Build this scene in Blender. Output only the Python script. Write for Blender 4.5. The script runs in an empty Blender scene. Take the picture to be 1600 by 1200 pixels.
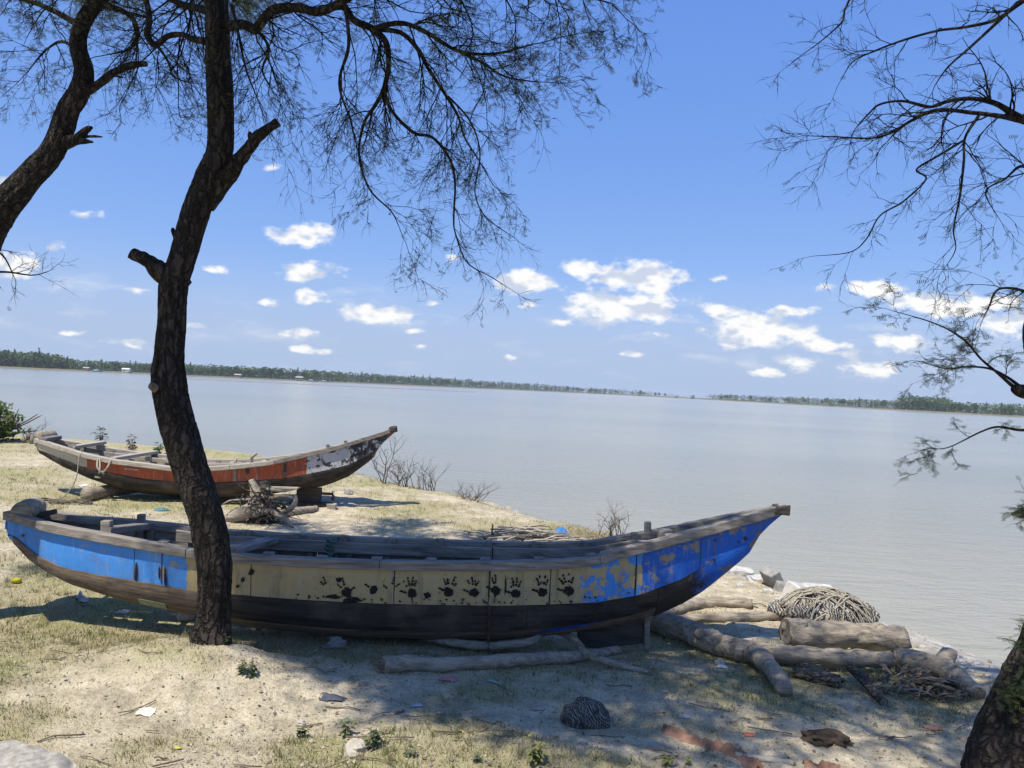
import bpy, math, random
import numpy as np
from mathutils import Vector, noise as mnoise
R = random.Random(7)
C = bpy.context.scene.collection
scene = bpy.context.scene

# ------------------------------------------------------------------ camera
THETA = math.radians(2.8); PITCH = math.radians(0.29); FPX = 1200.0
CAM = Vector((0.0, 0.0, 2.0))
R0 = Vector((1, 0, 0)); F0 = Vector((0, math.cos(PITCH), math.sin(PITCH))); U0 = R0.cross(F0)
cam_r = math.cos(THETA)*R0 + math.sin(THETA)*U0
cam_u = -math.sin(THETA)*R0 + math.cos(THETA)*U0
cd = bpy.data.cameras.new('camera'); cam = bpy.data.objects.new('camera', cd); C.objects.link(cam)
from mathutils import Matrix
mw = Matrix((cam_r, cam_u, -F0)).transposed().to_4x4(); mw.translation = CAM
cam.matrix_world = mw
cd.sensor_fit = 'HORIZONTAL'; cd.sensor_width = 36.0; cd.lens = 27.0
cd.clip_start = 0.05; cd.clip_end = 20000
scene.camera = cam

# ------------------------------------------------------------------ world, sun, exposure
SUN = Vector((-0.27, -0.33, 0.90)).normalized()
SUN_EL = math.asin(SUN.z); SUN_AZ = math.atan2(SUN.x, SUN.y)
scene.view_settings.view_transform = 'Standard'; scene.view_settings.look = 'None'
scene.view_settings.gamma = 1.0; scene.view_settings.exposure = 0.4
scene.view_settings.use_curve_mapping = False
SKY_STRENGTH = 0.076
CLOUDS = [(475,362,62,18),(483,415,45,14),(490,457,26,12),(418,464,24,8),(590,483,65,15),(463,515,28,9),
 (655,512,12,6),(658,537,14,5),(825,436,52,18),(912,412,38,14),(1005,425,75,26),(978,472,98,28),(820,470,20,6),
 (875,497,26,6),(985,549,18,5),(795,553,18,5),(1130,481,36,12),(1190,510,98,22),(1230,483,48,10),(1288,447,18,9),
 (1370,443,48,15),(1450,470,90,18),(1540,470,60,18),(1410,530,48,14),(1290,530,50,12),(1250,560,45,12),
 (1360,568,50,12),(1320,547,30,8),(1200,575,30,7),(30,405,44,20),(0,280,20,15),(75,380,16,7),(130,325,32,8),
 (330,415,24,7),(110,515,22,6),(310,510,20,6),(215,445,22,7),(420,253,16,6),(705,398,16,9),(675,465,14,6),
 (1035,522,22,5),(1125,428,14,6),(200,530,34,6),(480,540,40,6),(1570,500,50,20),(1760,460,90,30),(-180,430,90,26),
 (1900,520,80,20),(-320,500,70,18)]
def ab(u, v):
    dx = u-800.0; dy = 600.0-v
    return dx*math.cos(THETA)-dy*math.sin(THETA), dx*math.sin(THETA)+dy*math.cos(THETA)
def build_world():
    w = bpy.data.worlds.new('World'); scene.world = w; w.use_nodes = True
    nt = w.node_tree; N = nt.nodes; L = nt.links; N.clear()
    out = N.new('ShaderNodeOutputWorld'); bg = N.new('ShaderNodeBackground')
    bg.inputs['Strength'].default_value = SKY_STRENGTH
    sky = N.new('ShaderNodeTexSky'); sky.sky_type = 'NISHITA'; sky.sun_disc = False
    sky.sun_elevation = SUN_EL; sky.sun_rotation = SUN_AZ
    sky.altitude = 0; sky.air_density = 1.0; sky.dust_density = 0.0; sky.ozone_density = 6.0
    tc = N.new('ShaderNodeTexCoord')
    sep = N.new('ShaderNodeSeparateXYZ'); L.new(tc.outputs['Generated'], sep.inputs[0])
    def M(op, a, b=None, c=None, clamp=False):
        n = N.new('ShaderNodeMath'); n.operation = op; n.use_clamp = clamp
        for i, s in enumerate((a, b, c)):
            if s is None: continue
            if isinstance(s, (int, float)): n.inputs[i].default_value = s
            else: L.new(s, n.inputs[i])
        return n.outputs[0]
    ya = M('MAXIMUM', M('ABSOLUTE', sep.outputs[1]), 0.02)
    px = M('DIVIDE', sep.outputs[0], ya); pz = M('DIVIDE', sep.outputs[2], ya)
    cmb = N.new('ShaderNodeCombineXYZ'); L.new(px, cmb.inputs[0]); L.new(pz, cmb.inputs[1])
    sc = N.new('ShaderNodeVectorMath'); sc.operation = 'MULTIPLY'; L.new(cmb.outputs[0], sc.inputs[0]); sc.inputs[1].default_value = (1, 1.7, 1)
    def noise(scale, detail, rough, src):
        n = N.new('ShaderNodeTexNoise'); n.inputs['Scale'].default_value = scale; n.inputs['Detail'].default_value = detail
        n.inputs['Roughness'].default_value = rough; L.new(src, n.inputs['Vector']); return n
    n1 = noise(16, 3, 0.5, sc.outputs[0])
    warp = N.new('ShaderNodeVectorMath'); warp.operation = 'MULTIPLY_ADD'
    sub = N.new('ShaderNodeVectorMath'); sub.operation = 'SUBTRACT'; L.new(n1.outputs['Color'], sub.inputs[0]); sub.inputs[1].default_value = (.5, .5, .5)
    L.new(sub.outputs[0], warp.inputs[0]); warp.inputs[1].default_value = (.045, .022, 0); L.new(cmb.outputs[0], warp.inputs[2])
    acc = None; acch = None
    for (u, v, ru, rv) in CLOUDS:
        a, b = ab(u, v)
        s = N.new('ShaderNodeVectorMath'); s.operation = 'SUBTRACT'; L.new(warp.outputs[0], s.inputs[0]); s.inputs[1].default_value = (a/1200, b/1200, 0)
        m = N.new('ShaderNodeVectorMath'); m.operation = 'MULTIPLY'; L.new(s.outputs[0], m.inputs[0]); m.inputs[1].default_value = (1200/(ru*1.25), 1200/(rv*1.3), 0)
        l = N.new('ShaderNodeVectorMath'); l.operation = 'LENGTH'; L.new(m.outputs[0], l.inputs[0])
        d = M('SUBTRACT', 1.0, l.outputs['Value'])
        d = M('MULTIPLY', d, min(1.0, 0.42+0.6*min(1.0, (rv/16.0)))) if rv < 16 else d
        acc = d if acc is None else M('MAXIMUM', acc, d)
    n2 = noise(30, 7, 0.57, sc.outputs[0]); n5 = noise(26, 2.5, 0.5, sc.outputs[0])
    up = N.new('ShaderNodeVectorMath'); up.operation = 'ADD'; L.new(sc.outputs[0], up.inputs[0]); up.inputs[1].default_value = (-0.006, 0.022, 0)
    n3 = noise(26, 2.5, 0.5, up.outputs[0])
    wv = N.new('ShaderNodeVectorMath'); wv.operation = 'MULTIPLY'; L.new(warp.outputs[0], wv.inputs[0]); wv.inputs[1].default_value = (1.0, 4.2, 1)
    n4 = noise(7.5, 6, 0.6, wv.outputs[0])
    dens = M('ADD', M('MULTIPLY', acc, 1.15), M('MULTIPLY', M('SUBTRACT', n2.outputs['Fac'], 0.53), 2.2))
    mr = N.new('ShaderNodeMapRange'); mr.interpolation_type = 'SMOOTHSTEP'; L.new(dens, mr.inputs[0])
    mr.inputs[1].default_value = 0.02; mr.inputs[2].default_value = 0.60; mr.inputs[3].default_value = 0; mr.inputs[4].default_value = 0.95
    acc_on = N.new('ShaderNodeMapRange'); L.new(acc, acc_on.inputs[0]); acc_on.inputs[1].default_value = -0.25; acc_on.inputs[2].default_value = 0.1
    fac = M('MULTIPLY', mr.outputs[0], acc_on.outputs[0], clamp=True)
    band = N.new('ShaderNodeMapRange'); band.interpolation_type = 'SMOOTHSTEP'; L.new(M('ABSOLUTE', M('SUBTRACT', pz, 0.075)), band.inputs[0])
    band.inputs[1].default_value = 0.0; band.inputs[2].default_value = 0.10; band.inputs[3].default_value = 0.42; band.inputs[4].default_value = 0.0
    ws = N.new('ShaderNodeMapRange'); ws.interpolation_type = 'SMOOTHSTEP'; L.new(n4.outputs['Fac'], ws.inputs[0]); ws.inputs[1].default_value = 0.50; ws.inputs[2].default_value = 0.76
    fac = M('MAXIMUM', fac, M('MULTIPLY', ws.outputs[0], band.outputs[0]))
    lit = N.new('ShaderNodeMapRange'); lit.interpolation_type = 'SMOOTHSTEP'; L.new(M('SUBTRACT', n5.outputs['Fac'], n3.outputs['Fac']), lit.inputs[0])
    lit.inputs[1].default_value = -0.16; lit.inputs[2].default_value = 0.05
    cc = N.new('ShaderNodeMix'); cc.data_type = 'RGBA'; L.new(lit.outputs[0], cc.inputs[0])
    cc.inputs[6].default_value = (6.2, 6.9, 8.3, 1); cc.inputs[7].default_value = (10.3, 10.2, 10.0, 1)
    # camera colour response for the whole sky, and the pale haze low over the horizon
    rgb = N.new('ShaderNodeSeparateColor'); L.new(sky.outputs[0], rgb.inputs[0]); cb = N.new('ShaderNodeCombineColor')
    for i, (k, gm) in enumerate(((1.568, .72), (2.336, .53), (6.077, .22))):
        L.new(M('MULTIPLY', M('POWER', rgb.outputs[i], gm), k), cb.inputs[i])
    hz = N.new('ShaderNodeMapRange'); hz.interpolation_type = 'SMOOTHSTEP'; L.new(M('ABSOLUTE', sep.outputs[2]), hz.inputs[0])
    hz.inputs[1].default_value = 0.0; hz.inputs[2].default_value = 0.17; hz.inputs[3].default_value = 1; hz.inputs[4].default_value = 0
    tint = N.new('ShaderNodeMix'); tint.data_type = 'RGBA'; L.new(hz.outputs[0], tint.inputs[0]); L.new(cb.outputs[0], tint.inputs[6]); tint.inputs[7].default_value = (4.3, 5.5, 7.7, 1)
    mx = N.new('ShaderNodeMix'); mx.data_type = 'RGBA'; L.new(fac, mx.inputs[0]); L.new(tint.outputs[2], mx.inputs[6]); L.new(cc.outputs[2], mx.inputs[7])
    L.new(mx.outputs[2], bg.inputs['Color']); L.new(bg.outputs[0], out.inputs[0])
build_world()
sl = bpy.data.lights.new('sun', 'SUN'); sl.energy = 5.0; sl.angle = math.radians(0.53); sl.color = (1.0, 0.935, 0.82)
so = bpy.data.objects.new('sun', sl); C.objects.link(so); so.rotation_euler = (-SUN).to_track_quat('-Z', 'Y').to_euler(); so.location = SUN*60

# ------------------------------------------------------------------ helpers
def at(u, v, Y):
    a, b = ab(u, v)
    d = F0 + R0*(a/FPX) + U0*(b/FPX)
    return CAM + d*(Y/d.y)
def fract(x, y, z=0.0, s=1.0, octv=3):
    return mnoise.fractal(Vector((x*s, y*s, z*s)), 1.0, 2.0, octv)
EDGE = [(-400, 130), (-120, 46), (-40, 28), (-20, 24), (-12.6, 21.9), (-6.75, 20.4), (-3.5, 17.7), (-1.2, 14.9), (-0.3, 14.2), (0.6, 12.8), (1.68, 11.4), (2.3, 10.5),
        (2.8, 9.8), (3.22, 9.0), (3.55, 8.36), (3.76, 7.6), (4.02, 7.1), (4.3, 6.5), (4.9, 5.4), (5.6, 3.5), (6.4, 0.5), (8, -10), (22, -60), (90, -400)]
EA = np.array(EDGE)
def edge_dist(x, y):
    x = np.asarray(x, float); y = np.asarray(y, float)
    best = np.full(x.shape, 1e9); sgn = np.ones(x.shape)
    for (p, q) in zip(EA[:-1], EA[1:]):
        dx, dy = q-p; L2 = dx*dx+dy*dy
        t = np.clip(((x-p[0])*dx+(y-p[1])*dy)/L2, 0, 1)
        cx = p[0]+t*dx; cy = p[1]+t*dy
        d = np.hypot(x-cx, y-cy); s = (dx*(y-p[1])-dy*(x-p[0]))
        m = d < best-1e-9
        best = np.where(m, d, best); sgn = np.where(m, np.where(s > 0, -1, 1), sgn)
    return best*sgn
GX0, GY0, GS = -20.0, 1.0, 0.1
_gx, _gy = np.meshgrid(np.arange(GX0, 10.01, GS), np.arange(GY0, 27.01, GS)); EG = edge_dist(_gx, _gy)
EGL = EG.tolist(); EGH, EGW = EG.shape
def edist(x, y):
    fx = (x-GX0)/GS; fy = (y-GY0)/GS; i = int(fx); j = int(fy)
    if fx < 0 or fy < 0 or i >= EGW-1 or j >= EGH-1: return float(edge_dist(x, y))
    fx -= i; fy -= j; a = EGL[j]; b = EGL[j+1]
    return (a[i]*(1-fx)+a[i+1]*fx)*(1-fy)+(b[i]*(1-fx)+b[i+1]*fx)*fy
def bumps(x, y):
    h = 0.05*fract(x, y, 1.3, 0.45, 3) + 0.028*fract(x, y, 5.1, 1.7, 3)
    h += 0.016*fract(x, y, 9.0, 6.0, 3)
    h += 0.010*abs(fract(x, y, 4.0, 3.1, 2))
    return h
def H1(x, y, e=None):
    if e is None: e = edist(x, y)
    h = bumps(x, y)
    h += 0.19*math.exp(-((x+1.95)**2/0.55+(y-4.95)**2/0.16)) + 0.07*math.exp(-((x+3.6)**2/0.9+(y-4.5)**2/0.2))
    h += 0.08*math.exp(-((x-0.1)**2/0.6+(y-4.0)**2/0.1)) + 0.10*math.exp(-((x+2.1)/0.55)**2-((y-5.3)/0.34)**2)
    f = math.exp(-((y-6.2)/0.5)**2) if -3.6 < x < 2.0 else 0
    h *= (1-0.75*f)
    h -= 0.055*f
    if e < 1.0: h -= 0.16*(1-max(e, 0))**2
    if e < 0: h += -min(1.1*(-e), 3.2) + 0.10*fract(x, y, 3.0, 2.3, 2)
    return h
def gp(u, v, lift=0.0):
    a, b = ab(u, v); d = F0 + R0*(a/FPX) + U0*(b/FPX)
    t = 1.5
    p = CAM + d*t
    while t < 60:
        p = CAM + d*t
        if p.z <= H1(p.x, p.y)+lift: break
        t += 0.25
    lo, hi = t-0.25, t
    for _ in range(12):
        m = (lo+hi)/2; p = CAM + d*m
        if p.z <= H1(p.x, p.y)+lift: hi = m
        else: lo = m
    return CAM + d*hi
def onground(x, y, dz=0.0): return Vector((x, y, H1(x, y)+dz))

class Geo:
    def __init__(s): s.v = []; s.f = []; s.c = []; s.mi = None; s.m2 = None
    def add(s, vs, fs, col=None):
        n = len(s.v); s.v.extend([tuple(p) for p in vs]); s.f.extend([tuple(i+n for i in f) for f in fs])
        if col is not None: s.c.extend([col]*len(fs))
    def tube(s, pts, rad, segs=6, cap=True, rough=0.0, rs=8.0, squash=1.0, col=None):
        pts = [Vector(p) for p in pts]; n = len(pts)
        if isinstance(rad, (int, float)): rad = [rad]*n
        base = len(s.v); nf0 = len(s.f)
        t = (pts[1]-pts[0]).normalized()
        ref = Vector((0, 0, 1)) if abs(t.z) < 0.9 else Vector((0, 1, 0))
        nx = t.cross(ref).normalized()
        for i in range(n):
            if i == 0: tt = pts[1]-pts[0]
            elif i == n-1: tt = pts[-1]-pts[-2]
            else: tt = pts[i+1]-pts[i-1]
            if tt.length < 1e-9: tt = t.copy()
            tt.normalize()
            nx = (nx - tt*nx.dot(tt))
            if nx.length < 1e-6: nx = tt.orthogonal()
            nx.normalize(); ny = tt.cross(nx)
            for k in range(segs):
                a = 2*math.pi*k/segs; ca = math.cos(a); sa = math.sin(a)*squash
                r = rad[i]
                if rough:
                    q = pts[i]*rs + (nx*ca+ny*sa)*rad[i]*rs
                    r *= 1+rough*mnoise.noise(q)+rough*.45*mnoise.noise(q*2.9)
                p = pts[i]+nx*(ca*r)+ny*(sa*r); s.v.append((p.x, p.y, p.z))
        for i in range(n-1):
            for k in range(segs):
                a = base+i*segs+k; b = base+i*segs+(k+1) % segs
                s.f.append((a, b, b+segs, a+segs))
        if cap:
            s.f.append(tuple(base+k for k in range(segs))[::-1]); s.f.append(tuple(base+(n-1)*segs+k for k in range(segs)))
        if col is not None: s.c.extend([col]*(len(s.f)-nf0))
    def box(s, c, size, rot=None, jit=0.0):
        vs = []
        for dx in (-.5, .5):
            for dy in (-.5, .5):
                for dz in (-.5, .5):
                    p = Vector((dx*size[0]+R.uniform(-jit, jit), dy*size[1]+R.uniform(-jit, jit), dz*size[2]+R.uniform(-jit, jit)))
                    if rot: p = rot @ p
                    vs.append(p+Vector(c))
        s.add(vs, [(0, 1, 3, 2), (4, 6, 7, 5), (0, 4, 5, 1), (2, 3, 7, 6), (0, 2, 6, 4), (1, 5, 7, 3)])
    def beam(s, p, q, w, h, up=Vector((0, 0, 1))):
        p = Vector(p); q = Vector(q); t = (q-p).normalized(); sx = t.cross(up).normalized(); uz = sx.cross(t)
        vs = []
        for e in (p, q):
            for (i, j) in ((-1, -1), (1, -1), (1, 1), (-1, 1)): vs.append(e+sx*(i*w/2)+uz*(j*h/2))
        s.add(vs, [(3, 2, 1, 0), (4, 5, 6, 7), (0, 1, 5, 4), (1, 2, 6, 5), (2, 3, 7, 6), (3, 0, 4, 7)])

def tag(o, label=None, cat=None, group=None, kind=None):
    if label: o['label'] = label
    if cat: o['category'] = cat
    if group: o['group'] = group
    if kind: o['kind'] = kind
    return o
def root(name, loc, label, cat, group=None):
    o = bpy.data.objects.new(name, None); C.objects.link(o); o.location = loc; o.empty_display_size = 0.2
    return tag(o, label, cat, group)
ROOTLOC = {}
def mk(name, g, mat, parent=None, loc=None, smooth=True, label=None, cat=None, group=None, kind=None, bevel=0.0):
    me = bpy.data.meshes.new(name)
    if parent is not None:
        p = parent; off = Vector((0, 0, 0))
        while p is not None: off = off + Vector(p.location); p = p.parent
        if loc is not None: lo = Vector(loc)-off; off = Vector(loc)
        else: lo = Vector((0, 0, 0))
    else:
        lo = Vector(loc) if loc is not None else Vector((0, 0, 0)); off = lo
    vs = np.array(g.v, float).reshape(-1, 3) - np.array(off)
    me.from_pydata(vs.tolist(), [], g.f); me.update()
    if g.c and len(g.c) == len(g.f):
        at_ = me.attributes.new('Col', 'FLOAT_COLOR', 'FACE')
        at_.data.foreach_set('color', np.array(g.c, np.float32).reshape(-1))
    if smooth: me.polygons.foreach_set('use_smooth', [True]*len(me.polygons))
    me.materials.append(mat)
    if g.mi: me.materials.append(g.m2); me.polygons.foreach_set('material_index', g.mi)
    o = bpy.data.objects.new(name, me); C.objects.link(o); o.location = lo
    if parent is not None: o.parent = parent
    if bevel:
        b = o.modifiers.new('bevel', 'BEVEL'); b.width = bevel; b.segments = 2; b.limit_method = 'ANGLE'; b.angle_limit = math.radians(40)
    return tag(o, label, cat, group, kind)
def smooth_path(pts, n=6):
    pts = [Vector(p) for p in pts]; out = []
    for i in range(len(pts)-1):
        p0 = pts[max(i-1, 0)]; p1 = pts[i]; p2 = pts[i+1]; p3 = pts[min(i+2, len(pts)-1)]
        for k in range(n):
            t = k/n
            out.append(0.5*((2*p1)+(p2-p0)*t+(2*p0-5*p1+4*p2-p3)*t*t+(3*p1-p0-3*p2+p3)*t**3))
    out.append(pts[-1]); return out
def smooth_vals(vals, n=6):
    out = []
    for i in range(len(vals)-1):
        for k in range(n):
            t = k/n; t = t*t*(3-2*t); out.append(vals[i]*(1-t)+vals[i+1]*t)
    out.append(vals[-1]); return out

# ------------------------------------------------------------------ material helpers
class NT:
    def __init__(s, name):
        s.m = bpy.data.materials.new(name); s.m.use_nodes = True; s.t = s.m.node_tree; s.N = s.t.nodes; s.L = s.t.links
        s.b = s.N['Principled BSDF']; s.out = s.N['Material Output']
        s.tc = s.N.new('ShaderNodeTexCoord'); s.b.inputs['Specular IOR Level'].default_value = 0.25
    def map(s, scale=(1, 1, 1), loc=(0, 0, 0), src='Object'):
        n = s.N.new('ShaderNodeMapping'); n.inputs['Scale'].default_value = scale; n.inputs['Location'].default_value = loc
        s.L.new(s.tc.outputs[src], n.inputs[0]); return n.outputs[0]
    def noise(s, vec, scale=1, detail=4, rough=0.55, dist=0.0):
        n = s.N.new('ShaderNodeTexNoise'); n.inputs['Scale'].default_value = scale; n.inputs['Detail'].default_value = detail
        n.inputs['Roughness'].default_value = rough; n.inputs['Distortion'].default_value = dist; s.L.new(vec, n.inputs['Vector']); return n.outputs['Fac']
    def voro(s, vec, scale=1, feat='F1'):
        n = s.N.new('ShaderNodeTexVoronoi'); n.inputs['Scale'].default_value = scale; n.feature = feat; s.L.new(vec, n.inputs['Vector']); return n.outputs[0]
    def ramp(s, fac, lo, hi, a=0.0, b=1.0, smooth=False):
        n = s.N.new('ShaderNodeMapRange'); s.put(fac, n.inputs[0])
        if smooth: n.interpolation_type = 'SMOOTHSTEP'
        for i, x in enumerate((lo, hi, a, b)): n.inputs[i+1].default_value = x
        return n.outputs[0]
    def put(s, val, inp):
        if isinstance(val, (int, float)): inp.default_value = val
        elif isinstance(val, tuple): inp.default_value = val if len(val) == 4 else val+(1,)
        else: s.L.new(val, inp)
    def mix(s, fac, a, b, blend='MIX'):
        n = s.N.new('ShaderNodeMix'); n.data_type = 'RGBA'; n.blend_type = blend
        s.put(fac, n.inputs[0]); s.put(a, n.inputs[6]); s.put(b, n.inputs[7]); return n.outputs[2]
    def math(s, op, a, b=0.0, clamp=False):
        n = s.N.new('ShaderNodeMath'); n.operation = op; n.use_clamp = clamp; s.put(a, n.inputs[0]); s.put(b, n.inputs[1]); return n.outputs[0]
    def sep(s, vec):
        n = s.N.new('ShaderNodeSeparateXYZ'); s.L.new(vec, n.inputs[0]); return n.outputs
    def attr(s, name, out='Color'):
        n = s.N.new('ShaderNodeAttribute'); n.attribute_name = name; return n.outputs[out]
    def bump(s, h, strength=0.3, dist=0.02):
        n = s.N.new('ShaderNodeBump'); n.inputs['Strength'].default_value = strength; n.inputs['Distance'].default_value = dist
        s.L.new(h, n.inputs['Height']); s.L.new(n.outputs[0], s.b.inputs['Normal'])
    def done(s, col, rough=0.9):
        s.put(col, s.b.inputs['Base Color']); s.put(rough, s.b.inputs['Roughness']); return s.m

def mat_wood(name, dark, light, grain=(2, 40, 40), wear=(0.5, 0.5, 0.5), bump=0.4):
    n = NT(name); v = n.map(grain); g = n.noise(v, 1, 5, 0.65, 0.3); v2 = n.map((3, 3, 3)); g2 = n.noise(v2, 1, 4)
    v3 = n.map((grain[0]*1.5, grain[1]*2.2, grain[2]*2.2)); cr = n.noise(v3, 1, 3, 0.6)
    c = n.mix(n.ramp(g, 0.3, 0.7), dark, light)
    c = n.mix(n.ramp(g2, 0.5, 0.75, 0, 0.6), c, wear)
    c = n.mix(n.ramp(cr, 0.66, 0.74, 0, 0.75), c, tuple(x*0.3 for x in dark))
    n.bump(n.math('SUBTRACT', g, n.ramp(cr, 0.62, 0.74, 0, 0.6)), bump, 0.01); return n.done(c, 0.9)
W_GREY = mat_wood('weathered_wood', (0.10, 0.088, 0.076), (0.34, 0.305, 0.26), (2.2, 34, 34), (0.20, 0.175, 0.15))
W_GREYY = mat_wood('weathered_wood_crosswise', (0.085, 0.075, 0.068), (0.27, 0.245, 0.215), (34, 2.2, 34), (0.22, 0.20, 0.175))
W_DARK = mat_wood('dark_wet_wood', (0.03, 0.026, 0.023), (0.10, 0.085, 0.072), (3, 30, 30), (0.07, 0.06, 0.05))
W_PALE = mat_wood('bleached_wood', (0.22, 0.19, 0.15), (0.46, 0.42, 0.35), (3, 40, 40), (0.38, 0.34, 0.28))
W_BROWN = mat_wood('tarred_brown_wood', (0.055, 0.042, 0.032), (0.24, 0.185, 0.135), (2, 26, 26), (0.10, 0.075, 0.055))
def mat_bark(name, dark, light, sc=(26, 26, 5), patch=(0.2, 0.18, 0.15), pamt=0.25):
    n = NT(name); v = n.map(sc); g = n.noise(v, 1, 6, 0.65, 0.5); v2 = n.map((9, 9, 9)); g2 = n.noise(v2, 1, 5, 0.6)
    c = n.mix(n.ramp(g, 0.32, 0.68), dark, light); c = n.mix(n.ramp(g2, 0.56, 0.7, 0, pamt), c, patch)
    wv = n.N.new('ShaderNodeVectorMath'); wv.operation = 'MULTIPLY_ADD'; nz = n.N.new('ShaderNodeTexNoise'); nz.inputs['Scale'].default_value = 14; n.L.new(n.map((1, 1, 1)), nz.inputs[0])
    n.L.new(nz.outputs['Color'], wv.inputs[0]); wv.inputs[1].default_value = (1.6, 1.6, 1.6); n.L.new(n.map((sc[0]*.75, sc[1]*.75, sc[2]*1.1)), wv.inputs[2])
    ck = n.ramp(n.voro(wv.outputs[0], 1, 'DISTANCE_TO_EDGE'), 0.02, 0.22)
    c = n.mix(n.ramp(ck, 0, 1, 0.7, 0), c, tuple(x*.5 for x in dark))
    n.bump(n.math('ADD', n.math('MULTIPLY', ck, 0.9), n.math('ADD', g, n.math('MULTIPLY', g2, 0.4))), 1.0, 0.03); return n.done(c, 0.95)
BARK = mat_bark('acacia_bark', (0.007, 0.006, 0.005), (0.085, 0.067, 0.053), patch=(0.10, 0.082, 0.066), pamt=.45)
BARKT = mat_bark('twig_bark', (0.012, 0.010, 0.009), (0.045, 0.035, 0.030))
CUTW = mat_wood('broken_wood', (0.09, 0.065, 0.045), (0.24, 0.18, 0.13), (30, 30, 4), (0.15, 0.12, 0.09))
LOGM = mat_wood('driftwood', (0.115, 0.095, 0.072), (0.42, 0.36, 0.275), (3.2, 34, 34), (0.27, 0.225, 0.165), 1.0)
LOGD = mat_bark('dark_log_bark', (0.07, 0.058, 0.046), (0.26, 0.22, 0.17), (5, 24, 24), (0.28, 0.25, 0.20), 0.5)
def mat_flat(name, col, rough=0.8, var=0.35, scale=12, spec=0.25):
    n = NT(name); g = n.noise(n.map((scale,)*3), 1, 5, 0.6)
    c = n.mix(n.ramp(g, 0.3, 0.7), tuple(x*(1-var) for x in col), tuple(min(1, x*(1+var)) for x in col))
    n.bump(g, 0.3, 0.01); n.b.inputs['Specular IOR Level'].default_value = spec; return n.done(c, rough)
def mat_col(name, rough=0.85, trans=0.0):
    n = NT(name); c = n.attr('Col'); m = n.done(c, rough)
    if trans:
        t = n.N.new('ShaderNodeBsdfTranslucent'); n.L.new(c, t.inputs[0]); ms = n.N.new('ShaderNodeMixShader'); ms.inputs[0].default_value = trans
        n.L.new(n.b.outputs[0], ms.inputs[1]); n.L.new(t.outputs[0], ms.inputs[2]); n.L.new(ms.outputs[0], n.out.inputs[0])
    return m
LEAF = mat_col('leaf', 0.7, 0.35); COLM = mat_col('coloured_bits', 0.85, 0.0)
ROPE = mat_flat('rope_fibre', (0.30, 0.27, 0.21), 0.95, 0.4, 60)
ROPEG = mat_flat('green_rope_fibre', (0.10, 0.17, 0.13), 0.95, 0.4, 60)
METAL = mat_flat('rusty_metal', (0.09, 0.055, 0.04), 0.7, 0.5, 30)
ROCKM = mat_flat('pale_stone', (0.42, 0.38, 0.31), 0.95, 0.35, 9)
CONC = mat_flat('old_concrete', (0.46, 0.44, 0.40), 0.95, 0.3, 9)
STONE = mat_flat('grey_stone', (0.25, 0.24, 0.22), 0.95, 0.4, 9)

# ------------------------------------------------------------------ ground
GREENS = ((-2.45, 4.3, .55, .22), (-.85, 4.1, .40, .14), (-3.0, 5.75, .9, .16), (1.65, 5.2, .5, .2), (2.5, 5.0, .5, .25), (-4.4, 6.3, .8, .5))
def greenness(x, y): return max(math.exp(-((x-a)/c)**2-((y-b)/d)**2) for (a, b, c, d) in GREENS)
def grass_mask(x, y):
    a = fract(x, y, 21.0, 0.42, 4)*0.5+0.5
    b = fract(x, y, 33.0, 2.2, 3)*0.5+0.5
    m = 0.62*a+0.38*b
    e = edist(x, y)
    if y > 8.5: m += 0.06 if x < -3.2 else -0.10
    if y > 8.5 and e < 2.2: m += 0.14
    if x > 1.6 and y > 6.3: m -= 0.12
    if y < 5.4: m -= 0.05
    m += 0.13*greenness(x, y)
    return m
def ground_material():
    n = NT('dry_ground'); v = n.map((1, 1, 1)); g = n.attr('grass', 'Fac'); sh = n.attr('shore', 'Fac')
    f1 = n.noise(n.map((7, 7, 7)), 1, 7, 0.7); f2 = n.noise(n.map((55, 55, 55)), 1, 5, 0.7); f3 = n.noise(n.map((1.3, 1.3, 1.3)), 1, 4)
    f4 = n.noise(n.map((22, 22, 22)), 1, 4, 0.6)
    sand = n.mix(n.ramp(f1, 0.37, 0.63), (0.42, 0.365, 0.245), (0.66, 0.575, 0.42))
    sand = n.mix(n.ramp(n.noise(n.map((2.4, 4.2, 3), (5, 2, 0)), 1, 6, 0.68), 0.47, 0.62, 0, 0.55), sand, n.mix(f4, (0.20, 0.165, 0.115), (0.36, 0.30, 0.21)))
    sand = n.mix(n.ramp(f2, 0.50, 0.64, 0, 0.6), sand, (0.20, 0.165, 0.11))
    sand = n.mix(n.ramp(f4, 0.62, 0.72, 0, 0.55), sand, (0.17, 0.13, 0.085))
    straw = n.mix(n.ramp(f2, 0.3, 0.7), (0.25, 0.21, 0.11), (0.47, 0.415, 0.25))
    straw = n.mix(n.ramp(f3, 0.45, 0.65, 0, 0.7), straw, n.mix(n.ramp(f2, 0.35, 0.65), (0.14, 0.16, 0.04), (0.34, 0.35, 0.12)))
    k = n.ramp(n.math('ADD', g, n.math('MULTIPLY', n.math('SUBTRACT', f1, 0.5), 0.55)), 0.42, 0.60, 0, 0.85)
    c = n.mix(k, sand, straw)
    c = n.mix(n.math('MULTIPLY', sh, 0.85), c, n.mix(n.ramp(f1, 0.35, 0.65), (0.32, 0.30, 0.26), (0.56, 0.54, 0.49)))
    h = n.math('ADD', n.math('MULTIPLY', f2, 0.45), n.math('ADD', f1, n.math('MULTIPLY', f4, 0.6)))
    n.bump(h, 0.9, 0.045); n.b.inputs['Specular IOR Level'].default_value = 0.1
    return n.done(c, 0.97)
GROUNDM = ground_material()
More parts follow.
